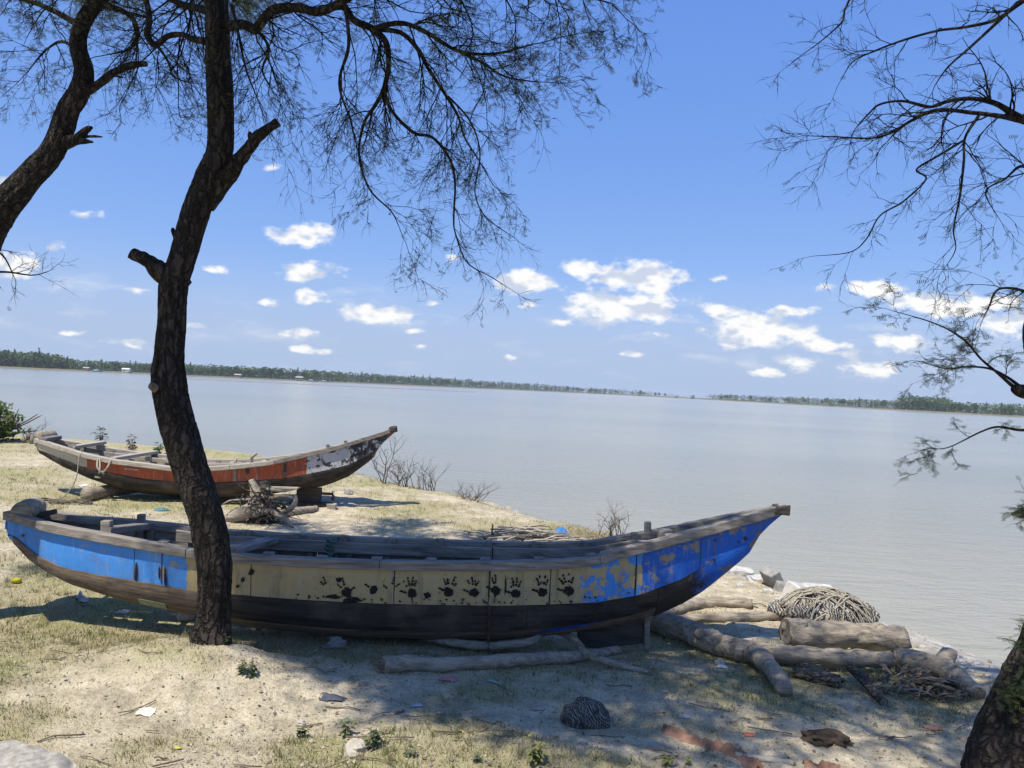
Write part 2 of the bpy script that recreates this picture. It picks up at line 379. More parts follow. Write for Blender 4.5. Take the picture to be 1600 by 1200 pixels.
def make_ground():
    def axis(segs):
        out = [segs[0][0]]
        for (a, b, st) in segs:
            k = max(1, int(round((b-a)/st))); out += list(np.linspace(a, b, k+1)[1:])
        return np.array(out)
    xs = axis([(-400, -60, 40), (-60, -20, 4), (-20, -10, 0.5), (-10, -5, 0.12), (-5, 5.2, 0.038), (5.2, 12, 0.25), (12, 120, 12)])
    ys = axis([(-400, -40, 40), (-40, 2.4, 1.5), (2.4, 9, 0.038), (9, 14, 0.09), (14, 24, 0.2), (24, 60, 3), (60, 140, 16)])
    X, Y = np.meshgrid(xs, ys); e = edge_dist(X, Y)
    nx, ny = len(xs), len(ys); vs = []; gm = []; sh = []
    for j in range(ny):
        for i in range(nx):
            x, y, ee = X[j, i], Y[j, i], e[j, i]
            fine = (-20 < x < 12 and 0 < y < 26)
            if fine:
                z = H1(x, y, ee); gm.append(grass_mask(x, y))
            else:
                z = 0.05*fract(x, y, 1.3, 0.1, 2) - (min(1.1*(-ee), 3.2) if ee < 0 else 0) ; gm.append(0.6)
            s = 0.0
            if ee < 1.3 and x > 1.6: s = min(1, max(0, (0.85-ee+0.5*fract(x, y, 2, 1.5, 2))/0.4))*min(1, (x-1.6)/0.8)
            elif ee < 0: s = 0.4
            sh.append(s); vs.append((x, y, z))
    fs = []
    for j in range(ny-1):
        for i in range(nx-1):
            if max(e[j, i], e[j+1, i], e[j, i+1], e[j+1, i+1]) < -6: continue
            a = j*nx+i; fs.append((a, a+1, a+nx+1, a+nx))
    g = Geo(); g.v = vs; g.f = fs
    o = mk('ground', g, GROUNDM, kind='structure')
    for nm, d in (('grass', gm), ('shore', sh)):
        a = o.data.attributes.new(nm, 'FLOAT', 'POINT'); a.data.foreach_set('value', np.array(d, np.float32))
make_ground()

# ------------------------------------------------------------------ river, far bank
WZ = -1.6
def water_material():
    n = NT('silty_water'); v = n.map((1, 1, 1))
    geo = n.N.new('ShaderNodeNewGeometry')
    n1 = n.noise(n.map((0.55, 1.5, 1)), 1, 4, 0.6, 0.4); n2 = n.noise(n.map((2.2, 5.5, 1)), 1, 4, 0.6, 0.3); n3 = n.noise(n.map((0.01, 0.05, 1)), 1, 4, 0.55)
    n.bump(n.math('ADD', n.math('MULTIPLY', n1, 1.0), n.math('MULTIPLY', n2, 0.55)), 0.62, 0.17)
    yy = n.sep(v)[1]; c = n.mix(n.ramp(n3, 0.35, 0.65), (0.235, 0.235, 0.18), (0.285, 0.28, 0.22)); c = n.mix(n.ramp(n.math('ADD', yy, n.math('MULTIPLY', n.noise(n.map((0.08, 0.2, 1)), 1, 4), 22)), 22, 60, 0.4, 0, True), c, (0.31, 0.275, 0.19))
    n.b.inputs['IOR'].default_value = 1.33; n.b.inputs['Specular IOR Level'].default_value = 0.5
    return n.done(c, 0.16)
g = Geo(); S = 3400
g.add([(-S, -200, WZ), (S, -200, WZ), (S, 2900, WZ), (-S, 2900, WZ)], [(0, 1, 2, 3)])
mk('river', g, water_material(), kind='structure', smooth=False)
g = Geo(); g.add([(-S, -900, -3.1), (S, -900, -3.1), (S, 2900, -3.1), (-S, 2900, -3.1)], [(0, 1, 2, 3)])
mk('river_bed', g, mat_flat('river_mud', (0.2, 0.17, 0.13), 0.95, 0.2, 0.3), kind='structure', smooth=False)
FU = [-500, -200, 0, 150, 300, 500, 700, 800, 950, 1000, 1080, 1150, 1300, 1420, 1480, 1600, 1800, 2200]
FD = [520, 560, 600, 650, 720, 850, 1150, 1350, 1500, 1450, 1300, 1150, 900, 760, 720, 650, 600, 560]
def fdist(u): return float(np.interp(u, FU, FD))
def farpt(u, k=1.0, z=0.0):
    D = fdist(u)*k; return Vector(((u-800+0.0)/1200*D, D, z))
g = Geo(); us = list(range(-500, 2201, 10)); rows = [(1.0, -2.4), (1.003, -1.25), (1.007, -0.75), (1.02, -0.5), (1.1, -0.5), (1.7, -0.4)]
vv = []
for u in us:
    for (k, z) in rows:
        jj = 1+0.004*fract(u*0.02, k*5, 0, 1, 3); p = farpt(u, k*jj, z+(0.25*fract(u*0.05, k, 3, 1, 3) if z > -2 else 0)); vv.append(p)
nr = len(rows); ff = []
for i in range(len(us)-1):
    for j in range(nr-1): a = i*nr+j; ff.append((a, a+nr, a+nr+1, a+1))
g.add(vv, ff)
nm = NT('far_mud_and_fields'); q = nm.noise(nm.map((0.03, 0.03, 0.03)), 1, 5, 0.6)
mk('far_bank', g, nm.done(nm.mix(nm.ramp(q, 0.35, 0.65), (0.13, 0.10, 0.065), (0.16, 0.145, 0.075)), 0.95), kind='structure')
# sandbar in mid river
g = Geo(); N_ = 60; top = []; bot = []
for i in range(N_+1):
    t = i/N_; x = -178+t*158; y = 392+t*45; w = 5.0*math.sin(math.pi*min(1, t*1.02))**0.6*(1+0.4*fract(t*9, 0, 0)) + 0.2
    top.append((x, y+w, WZ+0.03)); bot.append((x, y-w*0.6, WZ+0.03))
mid = [((a[0]+b[0])/2, (a[1]+b[1])/2, WZ+0.30) for a, b in zip(top, bot)]
vv = top+mid+bot; n1 = N_+1; ff = []
for i in range(N_): ff += [(i+n1, i+n1+1, i+1, i), (i+2*n1, i+2*n1+1, i+n1+1, i+n1)]
g.add(vv, ff); mk('sandbar', g, mat_flat('wet_mud', (0.20, 0.16, 0.125), 0.8, 0.15, 0.2), kind='structure')

def leafcol(r, base, v=0.3): k = 1+r.uniform(-v, v); return (base[0]*k*r.uniform(.9, 1.1), base[1]*k, base[2]*k*r.uniform(.85, 1.15), 1)
def crown_quads(g, r, c, rx, rz, n, sz, base, spiky=False):
    for _ in range(n):
        z = r.random()
        if spiky: rad = rx*(1.05-z)*math.sqrt(r.random()); zz = z*2-1
        else:
            zz = z*2-1; rad = rx*math.sqrt(max(0.02, 1-zz*zz))*math.sqrt(r.uniform(.25, 1))*(1+0.25*math.sin(zz*5+c[0]))
        a = r.uniform(0, 6.283); p = Vector((c[0]+rad*math.cos(a), c[1]+rad*math.sin(a), c[2]+rz*zz))
        d1 = Vector((r.gauss(0, 1), r.gauss(0, 1), r.gauss(0, .7))).normalized(); d2 = d1.orthogonal().normalized()
        s = sz*r.uniform(.6, 1.4)
        g.add([p-d1*s, p-d2*s*.7, p+d1*s, p+d2*s*.7], [(0, 1, 2, 3)], leafcol(r, base))
FARC = [(0.045, 0.085, 0.025), (0.075, 0.125, 0.03), (0.04, 0.07, 0.03), (0.085, 0.115, 0.04)]
TRUNKC = (0.06, 0.05, 0.04, 1)
def far_tree_mesh(seed, h, spiky):
    r = random.Random(seed); g = Geo(); b = FARC[seed % 4]
    g.tube([(0, 0, -0.6), (0.1, 0, h*0.35), (0, 0.1, h*0.7)], [0.2, 0.15, 0.08], 5, col=TRUNKC)
    if spiky: crown_quads(g, r, (0, 0, h*0.58), h*0.2, h*0.42, 90, h*0.045, b, True)
    else:
        for k in range(4):
            crown_quads(g, r, (r.uniform(-.18, .18)*h, r.uniform(-.18, .18)*h, h*r.uniform(.45, .72)), h*r.uniform(.2, .32), h*r.uniform(.18, .28), 45, h*0.06, b)
    return g
far_protos = []
def treeheight(u):
    return float(np.interp(u, [-300, 0, 80, 120, 250, 300, 500, 650, 800, 1000, 1090, 1110, 1400, 1412, 1480, 1490, 1600, 1900], [10, 11, 11, 7.5, 8, 9.5, 10.5, 11, 11, 9, 3, 8, 8, 12.5, 12.5, 8.5, 9, 10]))
def density(u):
    return float(np.interp(u, [-300, 0, 860, 900, 1010, 1050, 1085, 1105, 1120, 1400, 1410, 1490, 1500, 1900], [1, 1, 1, .7, .5, .12, .1, .1, .7, .8, 1.6, 1.6, .9, .9]))
pm = []
for s_ in range(8):
    gg = far_tree_mesh(s_+3, 10, s_ % 4 == 3)
    o = mk('far_tree', gg, LEAF, loc=(0, 0, 0), smooth=False); pm.append(o)
rt = random.Random(5); cnt = 0; placed = []
for u in np.arange(-40, 1680, 7.0):
    uu = u+rt.uniform(-3, 3)
    if rt.random() > density(uu): continue
    h = treeheight(uu)*rt.uniform(.85, 1.3); placed.append((uu, h, rt.uniform(1.012, 1.03)))
for i, (u, h, k) in enumerate(placed):
    sp = rt.random() < (0.35 if u < 900 or u > 1400 else .2)
    src = pm[rt.choice([3, 7]) if sp else rt.choice([0, 1, 2, 4, 5, 6])]
    o = bpy.data.objects.new('far_tree', src.data); C.objects.link(o)
    o.location = farpt(u, k, -0.5); s = h/10; o.scale = (s*rt.uniform(.9, 1.35), s*rt.uniform(.9, 1.2), s*(1.12 if sp else 1)); o.rotation_euler.z = rt.uniform(0, 6.28)
    st = 'left of the big trunk' if u < 240 else 'between the big trunk and the sandbar end' if u < 760 else 'in the thin middle stretch' if u < 1105 else 'in the right stretch before the dense grove' if u < 1408 else 'in the dense tall grove on the right' if u < 1490 else 'behind the right acacia twigs'
    lb_ = ('spiky narrow tree ' if sp else 'rounded green tree ')+'on the far bank '+st; tag(o, lb_, 'tree', lb_+' (far tree line)')
for o in pm: bpy.data.objects.remove(o)
g = Geo()
for u in np.arange(-300, 1900, 2.3):
    for rep in range(4):
        uu = u+rt.uniform(-2, 2)
        if rt.random() > density(uu): continue
        h = treeheight(uu)*rt.uniform(.7, 1.2); p = farpt(uu, rt.uniform(1.02, 1.10), -0.5)
        crown_quads(g, rt, (p.x, p.y, p.z+h*.5), h*.45, h*.5, 24, h*0.085, FARC[rt.randrange(4)])
tag(mk('far_wood', g, LEAF, smooth=False), 'dense green wood filling the far river bank behind the first trees', 'wood', kind='stuff')
# bushes standing alone on the far flats
for (u, h, k) in ((1083, 5.5, 1.004), (1058, 3.6, 1.004), (930, 4, 1.004), (1000, 3.2, 1.004), (1300, 3, 1.004), (945, 3, 1.004)):
    g = Geo(); p = farpt(u, k, -0.6); crown_quads(g, rt, (p.x, p.y, p.z+h*.45), h*.75, h*.5, 150, h*.12, (0.08, 0.085, 0.035))
    mk('far_bush', g, LEAF, loc=p, smooth=False, label='round bush standing alone on the far mud bank', cat='bush', group='lone bushes on the far bank')
WHITE = mat_flat('white_paint', (0.6, 0.6, 0.57), 0.7, 0.1, 1); TIN = mat_flat('grey_tin', (0.34, 0.34, 0.34), 0.5, 0.2, 1); BRICKY = mat_flat('brown_wall', (0.25, 0.18, 0.12), .9, .3, 1)
def far_house(u, k, w, h, wallm, roofm, label):
    p = farpt(u, k, -0.6); r_ = root('far_house', p, label, 'house', 'small houses on the far bank')
    g = Geo(); g.box((p.x, p.y, p.z+h*.35), (w, w*.6, h*.7)); mk('wall', g, wallm, r_, smooth=False)
    g = Geo(); a = w*.58; b = w*.4; z0 = p.z+h*.68; z1 = p.z+h
    g.add([(p.x-a, p.y-b, z0), (p.x+a, p.y-b, z0), (p.x+a, p.y, z1), (p.x-a, p.y, z1), (p.x-a, p.y+b, z0), (p.x+a, p.y+b, z0)], [(0, 1, 2, 3), (3, 2, 5, 4), (0, 3, 4), (1, 5, 2), (0, 4, 5, 1)])
    mk('roof', g, roofm, r_, smooth=False)
    g = Geo(); g.box((p.x-w*.15, p.y-w*.31, p.z+h*.3), (w*.12, .1, h*.5)); mk('door', g, BRICKY, r_, smooth=False)
far_house(197, 1.008, 6, 3.4, WHITE, WHITE, 'white far house with white gable roof below the left tree line')
far_house(372, 1.008, 6, 3.2, BRICKY, TIN, 'brown far house with grey tin roof right of the big trunk')
far_house(468, 1.005, 7, 3.8, BRICKY, TIN, 'brown far house beside the moored far boats')
far_house(1110, 1.004, 5, 2.8, WHITE, TIN, 'white far house at the start of the right tree line')
far_house(1222, 1.006, 5, 3, WHITE, TIN, 'white far house in the middle of the right tree line')
far_house(135, 1.006, 4.5, 2.6, BRICKY, TIN, 'brown far house with pale roof nearest the left edge')
def far_boat(u, k, l, label, colm):
    p = farpt(u, k, WZ); g = Geo(); st = 10
    for i in range(st+1):
        t = i/st*2-1; b = 1.1*(1-t*t)**.5+.02; zt = .7+.8*t*t
        g.v += [(p.x+t*l/2, p.y-b, p.z+zt), (p.x+t*l/2*.9, p.y, p.z-.1), (p.x+t*l/2, p.y+b, p.z+zt)]
    for i in range(st):
        a = i*3; g.f += [(a, a+3, a+4, a+1), (a+1, a+4, a+5, a+2), (a, a+2, a+5, a+3)]
    r_ = root('far_boat', p, label, 'boat', 'boats moored at the far bank'); mk('hull', g, colm, r_, smooth=False)
    g = Geo(); g.box((p.x-l*.1, p.y, p.z+1.5), (l*.35, 1.5, 1.3)); mk('cabin', g, TIN, r_, smooth=False)
far_boat(152, .985, 10, 'blue grey boat moored left below the far trees', mat_flat('faded_blue', (0.2, 0.32, 0.42), .7, .2, 1))
far_boat(488, .985, 14, 'dark boat moored at the far bank beside the sandbar', BRICKY)
far_boat(508, .98, 11, 'pale grey boat moored rightmost at the far bank', TIN)

# thin haze over the river
HB = Geo(); HB.box((0, 950, 6), (7200, 4200, 22))
hm = bpy.data.materials.new('haze'); hm.use_nodes = True; hn_ = hm.node_tree; hn_.nodes.clear()
ho = hn_.nodes.new('ShaderNodeOutputMaterial'); hv = hn_.nodes.new('ShaderNodeVolumePrincipled'); hv.inputs['Color'].default_value = (0.80, 0.88, 1.0, 1); hv.inputs['Density'].default_value = 0.00014
hn_.links.new(hv.outputs[0], ho.inputs['Volume'])
mk('haze', HB, hm, smooth=False, kind='stuff', label='thin pale haze over the river', cat='haze')

# ------------------------------------------------------------------ boats
def paint_material(name, stops, wood=(0.16, 0.125, 0.095), chips=0.62, rust=True):
    """stops: list of (x, colour, second colour, amount of second colour)"""
    n = NT(name); v = n.map((1, 1, 1)); x = n.sep(v)[0]; z = n.sep(v)[2]
    big = n.noise(n.map((7, 7, 7)), 1, 7, 0.72); fine = n.noise(n.map((30, 30, 16)), 1, 5, 0.7); mid = n.noise(n.map((3, 3, 3)), 1, 3)
    edge = n.noise(n.map((12, 12, 12)), 1, 5, 0.7)
    xx = n.math('ADD', x, n.math('MULTIPLY', n.math('SUBTRACT', edge, 0.5), 0.10))
    col = None
    for (x0, c1, c2, am) in stops:
        c = n.mix(n.ramp(mid, 0.3, 0.7, 0, 0.3), c1, tuple(k*0.72 for k in c1))
        if am > 0: c = n.mix(n.ramp(big, 0.68-am*0.36, 0.70-am*0.36), c, c2)
        col = c if col is None else n.mix(n.math('GREATER_THAN', xx, x0), col, c)
    st2 = n.noise(n.map((26, 26, 3.0), (3, 1, 7)), 1, 5, 0.7); col = n.mix(n.ramp(st2, 0.54, 0.72, 0, 0.55), col, (0.34, 0.36, 0.36))
    st3 = n.noise(n.map((13, 13, 1.1), (8, 2, 1)), 1, 5, 0.65); col = n.mix(n.ramp(st3, 0.56, 0.74, 0, 0.6), col, tuple(k*.55 for k in wood)); blt = n.noise(n.map((4.5, 4.5, 4.5), (1, 9, 4)), 1, 6, 0.7); col = n.mix(n.ramp(blt, 0.52, 0.72, 0, 0.45), col, wood)
    streak = n.noise(n.map((18, 18, 1.6)), 1, 4, 0.6)
    col = n.mix(n.ramp(streak, 0.57, 0.75, 0, 0.35), col, tuple(k*.7 for k in wood))
    col = n.mix(n.ramp(fine, chips, chips+0.03), col, n.mix(n.ramp(edge, 0.4, 0.6), wood, (0.30, 0.22, 0.15)))
    n.bump(n.math('ADD', fine, n.math('MULTIPLY', mid, 2.0)), 0.35, 0.01); n.b.inputs['Specular IOR Level'].default_value = 0.35
    return n.done(col, 0.62)

class Boat:
    """sheer, band and keel come as measured outlines; Yc is the distance of the keel line"""
    def __init__(s, name, Yc, half, sheer, band, keel, label, ends=(0.10, 0.03)):
        s.Yc = Yc
        K = [at(u, v, Yc) for (u, v) in keel]; s.kx = [p.x for p in K]; s.kz = [p.z for p in K]
        s.x0, s.x1 = s.kx[0], s.kx[-1]; s.half = half; s.ends = ends
        S_ = [at(u, v, Yc-s.beam0(at(u, v, Yc).x)) for (u, v) in sheer]; s.sx = [p.x for p in S_]; s.sz = [p.z for p in S_]
        B = [at(u, v, Yc-0.93*s.beam0(at(u, v, Yc).x)) for (u, v) in band]; s.bx = [p.x for p in B]; s.bz = [p.z for p in B]
        s.org = Vector(((s.x0+s.x1)/2, Yc, 0.0)); s.root = root(name, s.org, label, 'boat', 'wooden boats on the bank')
    def beam0(s, x):
        t = (x-s.x0)/(s.x1-s.x0); t = min(1, max(0, t))
        l = min(1, t/0.42); r = min(1, (1-t)/0.60)
        a = 1-(1-l)**2.1; b = 1-(1-r)**1.9
        return s.ends[0]*(1-l)**2 + s.ends[1]*(1-r)**2 + s.half*a*b
    def kz_(s, x): return float(np.interp(x, s.kx, s.kz))
    def sz_(s, x): return max(float(np.interp(x, s.sx, s.sz)), s.kz_(x)+0.004)
    def cz_(s, x):
        k, t = s.kz_(x), s.sz_(x); return min(max(float(np.interp(x, s.bx, s.bz)), k+0.02*(t-k)), t-0.05*(t-k))
    def P(s, x, t, side=-1, off=0.0):
        """t 0 keel, 1 band line, 2 sheer"""
        k, c, h = s.kz_(x), s.cz_(x), s.sz_(x); b = s.beam0(x); yc = 0.93*b
        if t <= 1:
            a = t*math.pi/2; y = 0.025+(yc-0.025)*math.sin(a)**0.85 if yc > 0.025 else yc*t; z = k+(c-k)*(1-math.cos(a))
            n = Vector((0, math.sin(a), -math.cos(a)))
        else:
            q = t-1; y = yc+(b-yc)*q; z = c+(h-c)*q; n = Vector((0, 1, -0.07))
        n.normalize()
        y = max(0.004, y+n.y*off); z = z+n.z*off
        return Vector((x, s.Yc+side*y, z))
    def patch(s, x0, x1, t0, t1, side, off=0.0, th=0.022, nx=None, nt=8, wob=0.0, inside=None):
        nx = nx or max(3, int((x1-x0)/0.07)); g = Geo(); o = []; inn = []
        for i in range(nx+1):
            x = x0+(x1-x0)*i/nx
            for j in range(nt+1):
                t = t0+(t1-t0)*j/nt; w = wob*mnoise.noise(Vector((x*3, t*2, side*3+s.Yc))) if wob else 0
                o.append(s.P(x, t, side, off+w)); inn.append(s.P(x, t, side, off-th))
        m = nt+1; n = len(o); fs = []
        fl = (lambda f: f) if side < 0 else (lambda f: f[::-1])
        for i in range(nx):
            for j in range(nt):
                a = i*m+j; fs.append(fl((a, a+m, a+m+1, a+1))); fs.append(fl((a+n, a+n+1, a+n+m+1, a+n+m)))
        for i in range(nx):
            a = i*m; fs.append(fl((a+n, a+n+m, a+m, a))); a = i*m+nt; fs.append(fl((a, a+m, a+n+m, a+n)))
        for j in range(nt):
            a = j; fs.append(fl((a, a+1, a+n+1, a+n))); a = nx*m+j; fs.append(fl((a+n, a+n+1, a+1, a)))
        g.add(o+inn, fs)
        if inside: g.m2 = inside; g.mi = [0 if (k < 2*nx*nt and k % 2 == 0) else 1 for k in range(len(fs))]
        return g
    def rail(s, x0, x1, side, win, wout, dn, up, t=2.0, step=0.1, zoff=0.0, yoff=0.0, sag=0.0):
        n = max(2, int((x1-x0)/step)); g = Geo()
        for i in range(n+1):
            x = x0+(x1-x0)*i/n; p = s.P(x, t, side)+Vector((0, side*yoff, zoff)); wb = 0.004*mnoise.noise(Vector((x*4, side, s.Yc)))
            wi = min(win, max(0.012, s.beam0(x)-0.004))
            for (dy, dz) in ((-wi, -dn), (wout+wb, -dn), (wout+wb, up+wb), (-wi, up+wb)): g.v.append((p.x, p.y+side*dy, p.z+dz))
        for i in range(n):
            for k in range(4):
                a = i*4+k; b = i*4+(k+1) % 4; f = (a, b, b+4, a+4); g.f.append(f if side > 0 else f[::-1])
        g.f.append((0, 1, 2, 3)); g.f.append((n*4+3, n*4+2, n*4+1, n*4)); return g
    def rib(s, x, w=0.045, d=0.05):
        g = Geo(); path = []
        ts = [1.97, 1.5, 1.05, .8, .55, .3, .1]
        for t in ts: path.append((s.P(x, t, -1, -0.024), s.P(x, t, -1, -0.024-d)))
        for t in ts[::-1]: path.append((s.P(x, t, 1, -0.024), s.P(x, t, 1, -0.024-d)))
        for (a, b) in path:
            for q, dx in ((a, -w/2), (a, w/2), (b, w/2), (b, -w/2)): g.v.append((q.x+dx, q.y, q.z))
        n = len(path)
        for i in range(n-1):
            for k in range(4): a = i*4+k; b = i*4+(k+1) % 4; g.f.append((a, b, b+4, a+4))
        g.f.append((0, 1, 2, 3)); g.f.append((n*4-1, n*4-2, n*4-3, n*4-4)); return g
    def part(s, name, g, m, bevel=0.0, smooth=False, label=None, kind=None, parent=None):
        return mk(name, g, m, parent or s.root, loc=s.org, smooth=smooth, label=label, kind=kind, bevel=bevel)

YB = 6.2
# ---- blue and cream boat
blue = Boat('wooden_boat', YB, 0.44,
  [(20, 803), (80, 821), (160, 836), (300, 861), (400, 871), (480, 876), (580, 880), (680, 881), (780, 881), (880, 878), (930, 873), (1030, 849), (1130, 821), (1215, 797), (1232, 790)],
  [(26, 838), (60, 866), (100, 886), (160, 898), (240, 911), (300, 922), (400, 932), (480, 938), (600, 944), (680, 946), (780, 947), (860, 945), (930, 942), (995, 931), (1065, 905), (1120, 872), (1165, 846), (1232, 795)],
  [(21, 806), (23, 826), (27, 842), (60, 878), (100, 900), (128, 912), (200, 933), (300, 952), (400, 972), (500, 985), (600, 992), (700, 995), (770, 995), (850, 990), (950, 975), (1019, 959), (1065, 939), (1097, 920), (1130, 894), (1162, 868), (1180, 849), (1181, 838), (1190, 826), (1218, 803), (1232, 794)],
  'blue and cream painted wooden boat marked with black handprints, nearest the camera')
def bx_(u, v=900): return at(u, v, 5.9).x
ox = blue.org.x
BLU = (0.06, 0.265, 0.70); BLU_SHADED = (0.02, 0.13, 0.54); CRM = (0.42, 0.335, 0.17)  # second blue is the hull blue darkened, bow shade put into its colour
PAINT1 = paint_material('blue_cream_paint', [(-9, BLU, (0.28, 0.27, 0.24), 0.20), (bx_(298)-ox, CRM, CRM, 0), (bx_(906)-ox, BLU, CRM, 0.56), (bx_(1005)-ox, BLU_SHADED, (0.33, 0.26, 0.16), 0.42), (bx_(1075)-ox, BLU_SHADED, (0.27, 0.22, 0.15), 0.30)], chips=0.66)
TAR = mat_wood('tarred_black_wood', (0.012, 0.011, 0.010), (0.065, 0.054, 0.045), (1.6, 20, 20), (0.15, 0.118, 0.088), 0.6)
xa, xb = blue.x0+0.02, blue.x1-0.01
cuts = [xa, bx_(212), bx_(258), bx_(400), bx_(620), bx_(765), bx_(860), bx_(995), bx_(1100), xb]
for i in range(len(cuts)-1):
    blue.part('side_panel', blue.patch(cuts[i]+0.004, cuts[i+1]-0.004, 1.015, 1.99, -1, 0.004+0.003*(i % 2), nt=8, wob=0.005, inside=W_GREY), PAINT1)
for (a, b) in ((xa, -1.6), (-1.6, 0.6), (0.6, xb)):
    blue.part('side_panel', blue.patch(a+.004, b-.004, 1.015, 1.99, 1, 0.004, nt=6, wob=0.004, inside=W_GREY), PAINT1)
lw = [xa+0.06, -2.2, 0.2, xb-1.05]
PB = NT('worn_bow_paint'); pv = PB.sep(PB.map()); pk = PB.noise(PB.map((5, 5, 5)), 1, 6, .7); pq = PB.math('ADD', PB.math('MULTIPLY', PB.math('SUBTRACT', pk, .5), 1.1), PB.ramp(pv[0], xb-1.0-ox, xb-.38-ox)); pg = PB.noise(PB.map((2, 22, 22)), 1, 5, .65)
PBM = PB.done(PB.mix(PB.ramp(pq, .42, .60), PB.mix(pg, (.012, .011, .010), (.06, .05, .042)), PB.mix(PB.ramp(pk, .58, .6), BLU_SHADED, (.2, .16, .12))), .65)
for side in (-1, 1):
    for i in range(3):
        blue.part('hull_plank', blue.patch(lw[i]+.002, lw[i+1]-.002, 0.61, 1.01, side, 0.015, nt=5, wob=0.006), W_BROWN if i == 0 else TAR)
        blue.part('hull_plank', blue.patch(lw[i]+.002, lw[i+1]-.002, 0.31, 0.60, side, 0.0, nt=4, wob=0.006), W_BROWN)
        blue.part('hull_plank', blue.patch(lw[i]+.002, lw[i+1]-.002, 0.0, 0.30, side, -0.004, nt=4, wob=0.006), W_BROWN)
    blue.part('bow_plank', blue.patch(xb-1.048, xb-0.005, 0.02, 1.01, side, 0.006, nt=8), PBM)
    blue.part('stern_plank', blue.patch(xa-0.015, xa+0.057, 0.05, 1.01, side, 0.003, nt=6), PAINT1)
g = Geo()
p = blue.P(blue.x0+0.012, 2, -1); q = blue.P(blue.x0+0.012, 0.2, -1)
g.box((blue.x0+0.01, YB, (p.z+q.z)/2), (0.05, 0.17, (p.z-q.z)+.03), jit=.006); blue.part('transom', g, PAINT1, 0.006)
g = blue.patch(bx_(217), bx_(262), .5, .66, -1, .020, th=.012, nt=2); blue.part('pale_patch', g, mat_flat('pale_green_paint', (.22, .24, .15), .8, .25, 14))  # pale green strip laid over the lower planks
# rails
X = bx_
blue.part('gunwale', blue.rail(xa-0.02, X(300, 870), -1, .05, .036, .045, .022), W_GREY, .006)
blue.part('gunwale', blue.rail(X(300, 870)+.003, X(598, 880), -1, .05, .034, .045, .02), W_GREY, .006)
blue.part('gunwale', blue.rail(X(598, 880)+.003, X(945, 870), -1, .05, .036, .047, .02), W_GREY, .006)
blue.part('gunwale', blue.rail(X(938, 868), xb-0.06, -1, .05, .05, .048, .026, zoff=.012), W_GREY, .006, label='bow gunwale board lapped over the side rail')
blue.part('gunwale', blue.rail(xa-0.02, -1.7, 1, .05, .036, .045, .02), W_GREY, .006)
blue.part('gunwale', blue.rail(-1.697, 0.3, 1, .05, .036, .045, .02), W_GREY, .006)
blue.part('gunwale', blue.rail(0.303, xb-0.06, 1, .05, .036, .045, .02), W_GREY, .006)
for side in (1, -1):
    for (a, b) in ((-2.75, -1.5), (-1.49, -0.1), (-0.09, 1.15)):
        blue.part('stringer', blue.rail(a, b, side, .035, 0.0, .075, .02, t=1.9, yoff=-.082), W_GREY, .005)
for x in np.arange(-3.3, 1.75, 0.33):
    blue.part('frame_rib', blue.rib(float(x)), W_GREYY, .004)
for side in (-1, 1):
    for x in np.arange(-2.6, 1.15, 0.41):
        g = Geo(); p = blue.P(x, 2, side); g.box((x, p.y-side*.055, p.z-.012), (.075, .075, .09), jit=.006); blue.part('rib_block', g, W_GREYY, .005)
g = Geo()
for i in range(4): g = Geo(); g.beam((-1.9, 6.05+.1*i, .27), (0.2, 6.05+.1*i, .25), .09, .02); blue.part('floor_board', g, W_GREY)
# thwarts and posts
def thwart(b, un, vn, uf, vf, w, h, m, zl=0.0):
    pn = at(un, vn, b.Yc-b.beam0(at(un, vn, b.Yc).x)+.02); xf = at(uf, vf, b.Yc).x; pf = at(uf, vf, b.Yc+b.beam0(xf)-.02)
    g = Geo(); g.beam(pn+Vector((0, 0, zl)), pf+Vector((0, 0, zl)), w, h); b.part('thwart', g, m, .008)
    return pn, pf
pn, pf = thwart(blue, 165, 829, 238, 821, .09, .055, W_GREYY)
thwart(blue, 362, 860, 430, 842, .15, .045, W_GREYY)
for (u, v0, v1, side, w) in ((167, 813, 848, -1, .075), (221, 803, 840, 1, .06), (1012, 815, 856, 1, .055), (428, 842, 862, 1, .07), (205, 830, 850, 1, .10)):
    x = at(u, v0, YB).x; yy = blue.Yc+side*(blue.beam0(x)-.045); a = at(u, v0, yy); b = at(u, v1+8, yy); g = Geo(); g.beam(b, a, w, w*.8, up=Vector((0, 1, 0))); blue.part('post', g, W_GREY, .008)
g = Geo(); a = at(1040, 838, 6.22); g.box(a, (.11, .10, .10), jit=.01); g.beam(a+Vector((.0, -.1, .04)), a+Vector((.07, -.2, -.03)), .09, .02); blue.part('bow_block', g, W_GREY, .008)
a = at(1218, 796, 6.13); g = Geo(); g.box(a+Vector((.008, 0, .004)), (.125, .14, .065), jit=.018); blue.part('bow_cap', g, W_DARK, .012)
a = at(1010, 975, YB); g = Geo(); g.beam((a.x-.55, YB, .02), (a.x-.02, YB, .10), .05, .20); blue.part('skeg', g, W_DARK, .008)
g = Geo(); g.box((a.x, 6.18, .11), (.045, .09, .30), jit=.006); blue.part('rudder_post', g, W_GREY, .008)
for (u, v, rr) in ((1171, 837, .016), (1119, 871, .013), (1160, 842, .008), (1121, 838, .008), (30, 829, .012)):
    x = at(u, v, 6.0).x; zz = at(u, v, 6.22).z; ch, sh_ = blue.cz_(x), blue.sz_(x); p = blue.P(x, min(1.95, max(1.03, 1+(zz-ch)/(sh_-ch))), -1, .012); g = Geo(); g.tube([p+Vector((0, .01, 0)), p+Vector((0, -.004, 0))], [rr, rr*.9], 10); blue.part('bolt_hole', g, W_DARK)
